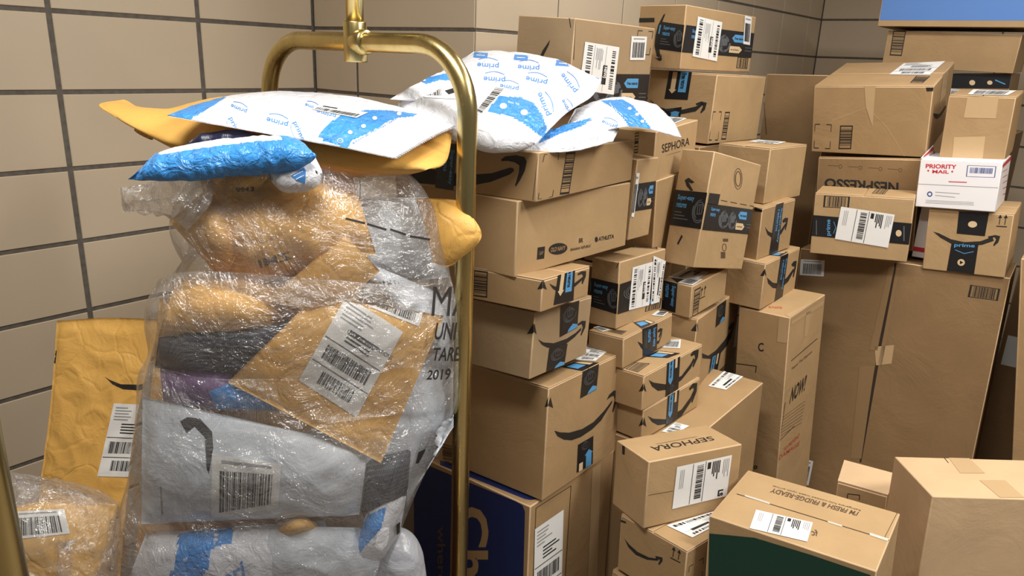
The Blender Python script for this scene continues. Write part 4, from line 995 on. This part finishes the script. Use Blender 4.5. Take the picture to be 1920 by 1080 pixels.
# --- lying on top of the sack
T1 = Soft([[(232,187,1.38),(290,209,1.40),(412,182,1.46),(560,178,1.48),(700,190,1.47),(850,228,1.42)],
           [(186,197,1.30),(265,212,1.30),(360,228,1.30),(520,238,1.28),(680,262,1.26),(838,300,1.24)],
           [(215,218,1.27),(275,248,1.25),(350,268,1.22),(500,288,1.20),(640,305,1.20),(800,318,1.20)],
           [(238,232,1.28),(300,262,1.27),(342,282,1.25),(480,300,1.25),(628,331,1.25),(770,326,1.25)]], 'kraft_smooth', front=.004, back=.006, rim=.02, wr=.005, wsc=6, seed=31, nu=110, nv=60, ridge=.3)
T1.build('bubble_mailer', 'wide kraft mailer sagging across the top of the big sack under the cart arch', 'mailer')
T2 = Soft([[(420,184,1.40),(545,176,1.43),(695,190,1.42),(858,234,1.36)],
           [(368,196,1.27),(510,206,1.27),(665,226,1.25),(800,262,1.23)],
           [(314,217,1.165),(460,243,1.16),(610,270,1.155),(740,297,1.15)]], 'poly_white', front=.014, back=.004, rim=.03, wr=.0025, wsc=20, seed=33, nu=130, nv=70, zig='u',
           bands=[('poly_blue', [(300,222),(400,178),(425,182),(345,232)]), ('poly_blue', c2(348,778,385,715,470,650,620,618,730,618,905,640,880,655,780,665,640,745,540,790,512,835))])
k = T2.ink(5)
for x, y, w, an in ((448,203,42,-158),(520,228,55,-165),(612,212,50,-165),(560,246,50,65),(440,238,50,65),(585,200,36,-160)): prime(k, x, y, w*.75, an)
icons(k, c2(530,745,605,710,668,665,805,640), 4.5); k.disc(638, 264, 5, 4, 'poly_white', 14, hole=1.2)
k.text('store drop-off', c2(540,800, 790,660, 795,675, 545,815), 'poly_blue_print', .0)
q = T2.part('shipping_label').quad([(598,198),(690,212),(668,222),(585,206)]); q.rect(0, 0, 1, 1, 'paper_white'); q.up().bars(.05, .45, .95, .9, 30, seed=5); q.up().rect(.1, .05, .4, .22, 'print_black')
T2.build('bubble_mailer', 'white mailer with blue print and zigzag end lying on the wide kraft mailer', 'mailer')
T3 = Soft([[(292,288,1.15),(370,276,1.17),(450,266,1.18),(525,262,1.16),(560,276,1.14)],
           [(262,318,1.12),(350,306,1.12),(440,296,1.12),(540,288,1.11),(592,290,1.11)],
           [(240,336,1.13),(330,338,1.13),(420,328,1.14),(520,322,1.13),(582,306,1.12)]], 'poly_blue', front=.016, back=.022, rim=.02, wr=.004, wsc=30, seed=35, nu=110, nv=44, ridge=.6,
           bands=[('poly_white', [(285,276),(400,256),(520,250),(530,262),(470,266),(400,274),(300,290)])])
T3.build('poly_mailer', 'shiny bright blue plastic mailer below the kraft mailer, left of the arch', 'mailer')
T4 = Soft([[(500,322,1.16),(540,312,1.17),(592,296,1.16)],[(510,340,1.14),(560,332,1.13),(604,322,1.14)],[(520,352,1.17),(570,352,1.16),(606,342,1.16)]], 'poly_white', front=.015, back=.015, wr=.004, wsc=26, seed=36, nu=40, nv=26)
k = T4.ink(4); k.poly(q1(975,452,1040,412,1050,430,1045,490,1000,475), 'poly_blue_print'); k.up().line(q1(985,455,1035,430), 1.5, 'poly_white'); k.up().line(q1(1000,470,1040,450), 1.5, 'poly_white'); k.poly(q1(1095,425,1105,430,1108,445,1100,440), 'print_black')
T4.build('poly_mailer', 'small white plastic mailer with blue logo peeking out under the blue one', 'mailer')
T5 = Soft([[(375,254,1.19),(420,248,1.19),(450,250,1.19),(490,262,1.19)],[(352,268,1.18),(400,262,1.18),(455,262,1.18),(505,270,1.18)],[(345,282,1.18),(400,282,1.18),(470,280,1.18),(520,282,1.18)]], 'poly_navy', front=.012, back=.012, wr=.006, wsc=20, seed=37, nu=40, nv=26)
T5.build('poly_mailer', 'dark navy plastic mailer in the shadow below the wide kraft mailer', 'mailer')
K1 = Soft([[(778,372,1.30),(815,372,1.30),(858,375,1.295)],[(795,420,1.29),(850,425,1.275),(903,441,1.285)],[(812,492,1.30),(835,500,1.295),(852,495,1.295)]], 'kraft_paper', front=.010, back=.012, rim=.04, wr=.003, wsc=14, seed=38, nu=40, nv=34)
K1.build('bubble_mailer', 'kraft mailer corner poking out of the sack past the brass post', 'mailer')

# --- lying on the low carton right of the post
def soft(net, m, name, label, prints=None, **kw):
    s = Soft(net, m, **kw)
    if prints: prints(s)
    s.build(name, label, 'mailer'); return s
soft([[(892,266,1.42),(905,262,1.44),(925,262,1.46)],[(890,275,1.40),(905,276,1.40),(920,275,1.42)]], 'poly_blue', 'poly_mailer', 'blue mailer tip under the white mailers beside the brass post', front=.003, back=.003, nu=16, nv=10, wr=.001, seed=40)
def p4(s):
    k = s.ink(5); k.line(c3(960,690,1100,620,1290,545), 1.2, 'poly_blue_print')
soft([[(1010,250,1.50),(1060,236,1.54),(1112,216,1.62),(1160,226,1.70)],[(985,270,1.44),(1045,268,1.46),(1110,252,1.53),(1160,242,1.64)],[(940,280,1.42),(1010,284,1.42),(1070,284,1.45),(1150,264,1.55)]], 'poly_white', 'poly_mailer', 'white mailer with wavy lower edge on the low smile carton', p4, front=.008, back=.004, nu=70, nv=36, wr=.006, wsc=22, seed=41, rim=.03,
     bands=[('poly_blue', c3(960,690,1020,590,1180,560,1290,530,1240,580,1100,630))])
def p3(s):
    k = s.ink(4); icons(k, c3(1525,475,1570,512,1603,555), 3.5)
    for t in range(5): k.line(c3(1400+30*t,440+30*t,1420+30*t,470+25*t), 1, 'poly_white')
    prime(k, *c3(1400,570)[0], 30, 200)
soft([[(1078,205,1.66),(1120,190,1.74),(1165,183,1.82),(1230,196,1.92)],[(1060,240,1.58),(1110,222,1.62),(1180,212,1.70),(1262,228,1.80)],[(1045,262,1.50),(1110,250,1.55),(1190,238,1.62),(1277,258,1.72)]], 'poly_white', 'bubble_mailer', 'white mailer with blue band and serrated end pointing right over the shop carton', p3, front=.012, back=.006, nu=90, nv=50, wr=.004, wsc=16, seed=42, rim=.03, zig='u',
     bands=[('poly_blue', c3(1340,425,1480,418,1540,450,1665,605,1600,610,1520,590,1480,530,1420,470))])
def p2(s):
    k = s.ink(4); k.disc(*c3(250,300)[0], 3, 2, 'poly_white')
soft([[(815,145,1.50),(860,132,1.58),(920,140,1.68)],[(770,165,1.44),(830,160,1.48),(900,165,1.58)],[(732,186,1.38),(790,190,1.40),(880,200,1.48)]], 'poly_white', 'bubble_mailer', 'white mailer behind the plumpest one, blue band and narrow tip at the brass post', p2, front=.014, back=.010, nu=56, nv=36, wr=.004, wsc=18, seed=43,
     bands=[('poly_blue', c3(200,290,330,270,440,240,440,300,340,300,260,325))])
def p1(s):
    k = s.ink(5)
    for x, y, w, an in ((915,122,46,184),(991,126,46,184),(927,148,46,184),(1006,150,46,192),(1067,155,48,232),(1020,195,52,248),(955,163,40,190),(845,140,40,184),(1063,200,34,240)): prime(k, x, y, w*.88, an)
    for x, y in c3(600,145,850,160,1110,195): k.poly([(x-12,y-6),(x+14,y-4),(x+12,y+6),(x-14,y+4)], 'poly_blue_print'); k.up().line([(x-8,y),(x+8,y+1)], 1.5, 'poly_white')
    icons(k, c3(740,460,870,500), 7)
    k.text('air out', c3(840,440,770,425,768,440,838,456), 'poly_white', .0)
    q = s.part('shipping_label', sub=5).quad(c3(560,500, 690,340, 760,350, 600,520)); q.rect(0, 0, 1, 1, 'paper_white'); q.up().bars(.05, .1, .95, .9, 24, seed=8)
    q = s.part('shipping_label', sub=5).quad(c3(240,345, 460,330, 470,420, 250,410)); q.rect(0, 0, 1, 1, 'paper_white'); q.up().bars(.05, .1, .5, .8, 14, seed=9); q.up().poly([(.6,.4),(.9,.2),(.95,.5),(.7,.7)], 'print_black')
soft([[(888,98,1.76),(955,100,1.80),(1040,112,1.84),(1128,150,1.82)],
      [(838,130,1.62),(915,128,1.64),(1010,142,1.66),(1110,180,1.66)],
      [(790,162,1.50),(870,172,1.50),(965,190,1.50),(1062,212,1.52)],
      [(747,194,1.42),(830,225,1.38),(925,255,1.37),(1012,262,1.40)],
      [(770,215,1.42),(850,255,1.38),(935,280,1.38),(1000,272,1.40)]], 'poly_white', 'bubble_mailer', 'plumpest white mailer with blue band, topmost of the heap right of the post', p1, front=.022, back=.014, nu=120, nv=100, wr=.005, wsc=13, seed=44, rim=.02, ridge=.4,
     bands=[('poly_blue', c3(640,490,712,398,850,405,930,440,985,520,1012,600,990,655,960,640,870,570,800,530)), ('poly_blue', c3(1130,172,1200,190,1330,250,1350,292,1325,290,1240,225))])

# --- lower left
S1 = Soft([[(107,602,1.62),(200,596,1.62),(303,599,1.60)],[(95,760,1.60),(180,760,1.59),(262,760,1.58)],[(74,925,1.58),(150,935,1.57),(238,945,1.56)],[(66,1060,1.57),(140,1075,1.56),(225,1085,1.55)]], 'kraft_paper', front=.010, back=.010, rim=.03, wr=.005, wsc=11, seed=50, nu=70, nv=90, ridge=.8)
k = S1.ink(5); k.poly(q2(407,303,425,315,470,333,540,335,600,320,600,345,540,357,480,353,440,335), 'ink'); k.poly(q2(213,195,222,200,216,262,209,255), 'ink')
d_label(S1.part('shipping_label').quad([(214,756),(290,760),(265,895),(183,893)]), 1, 66)
S1.build('bubble_mailer', 'upright creased kraft mailer with curved arrow mark leaning by the tiled wall', 'mailer')
S2i = Soft([[(0,955,1.32),(110,935,1.33),(222,945,1.34)],[(-20,1010,1.30),(100,1005,1.30),(215,1010,1.32)],[(-60,1140,1.32),(90,1150,1.32),(200,1140,1.34)]], 'kraft_paper', front=.012, back=.02, rim=.04, wr=.005, seed=52, nu=50, nv=40)
d_label(S2i.part('shipping_label').quad([(22,960),(120,955),(132,1000),(20,1012)]), 2, 67)
S2i.build('bubble_mailer', 'kraft mailer with white label inside the lower left sack', 'mailer')
S2 = Soft([[(-40,880,1.30),(20,890,1.30),(90,905,1.31),(160,925,1.32),(222,942,1.33)],[(-50,960,1.25),(30,960,1.25),(90,965,1.25),(160,970,1.26),(222,985,1.31)],[(-60,1080,1.24),(30,1080,1.24),(90,1080,1.24),(160,1080,1.25),(212,1085,1.31)],[(-80,1300,1.28),(30,1310,1.28),(90,1310,1.28),(160,1310,1.29),(212,1300,1.33)]], 'clear_film', front=.03, back=.10, rim=.0, wr=.009, wsc=16, seed=53, nu=80, nv=70, ridge=.7)
S2.build('plastic_sack', 'clear plastic sack holding a kraft mailer, lower left corner', 'sack', uvk=(60, 60))
S3 = Soft([[(700,985,1.42),(745,990,1.42),(772,1012,1.42)],[(700,1060,1.40),(750,1050,1.39),(792,1065,1.42)],[(690,1200,1.42),(750,1200,1.40),(795,1200,1.42)]], 'poly_haze', front=.03, back=.04, rim=.0, wr=.005, wsc=16, seed=54, nu=50, nv=50, ridge=.7)
S3.build('plastic_sack', 'small greyish plastic sack bulging behind the big sack, bottom beside the post', 'sack')
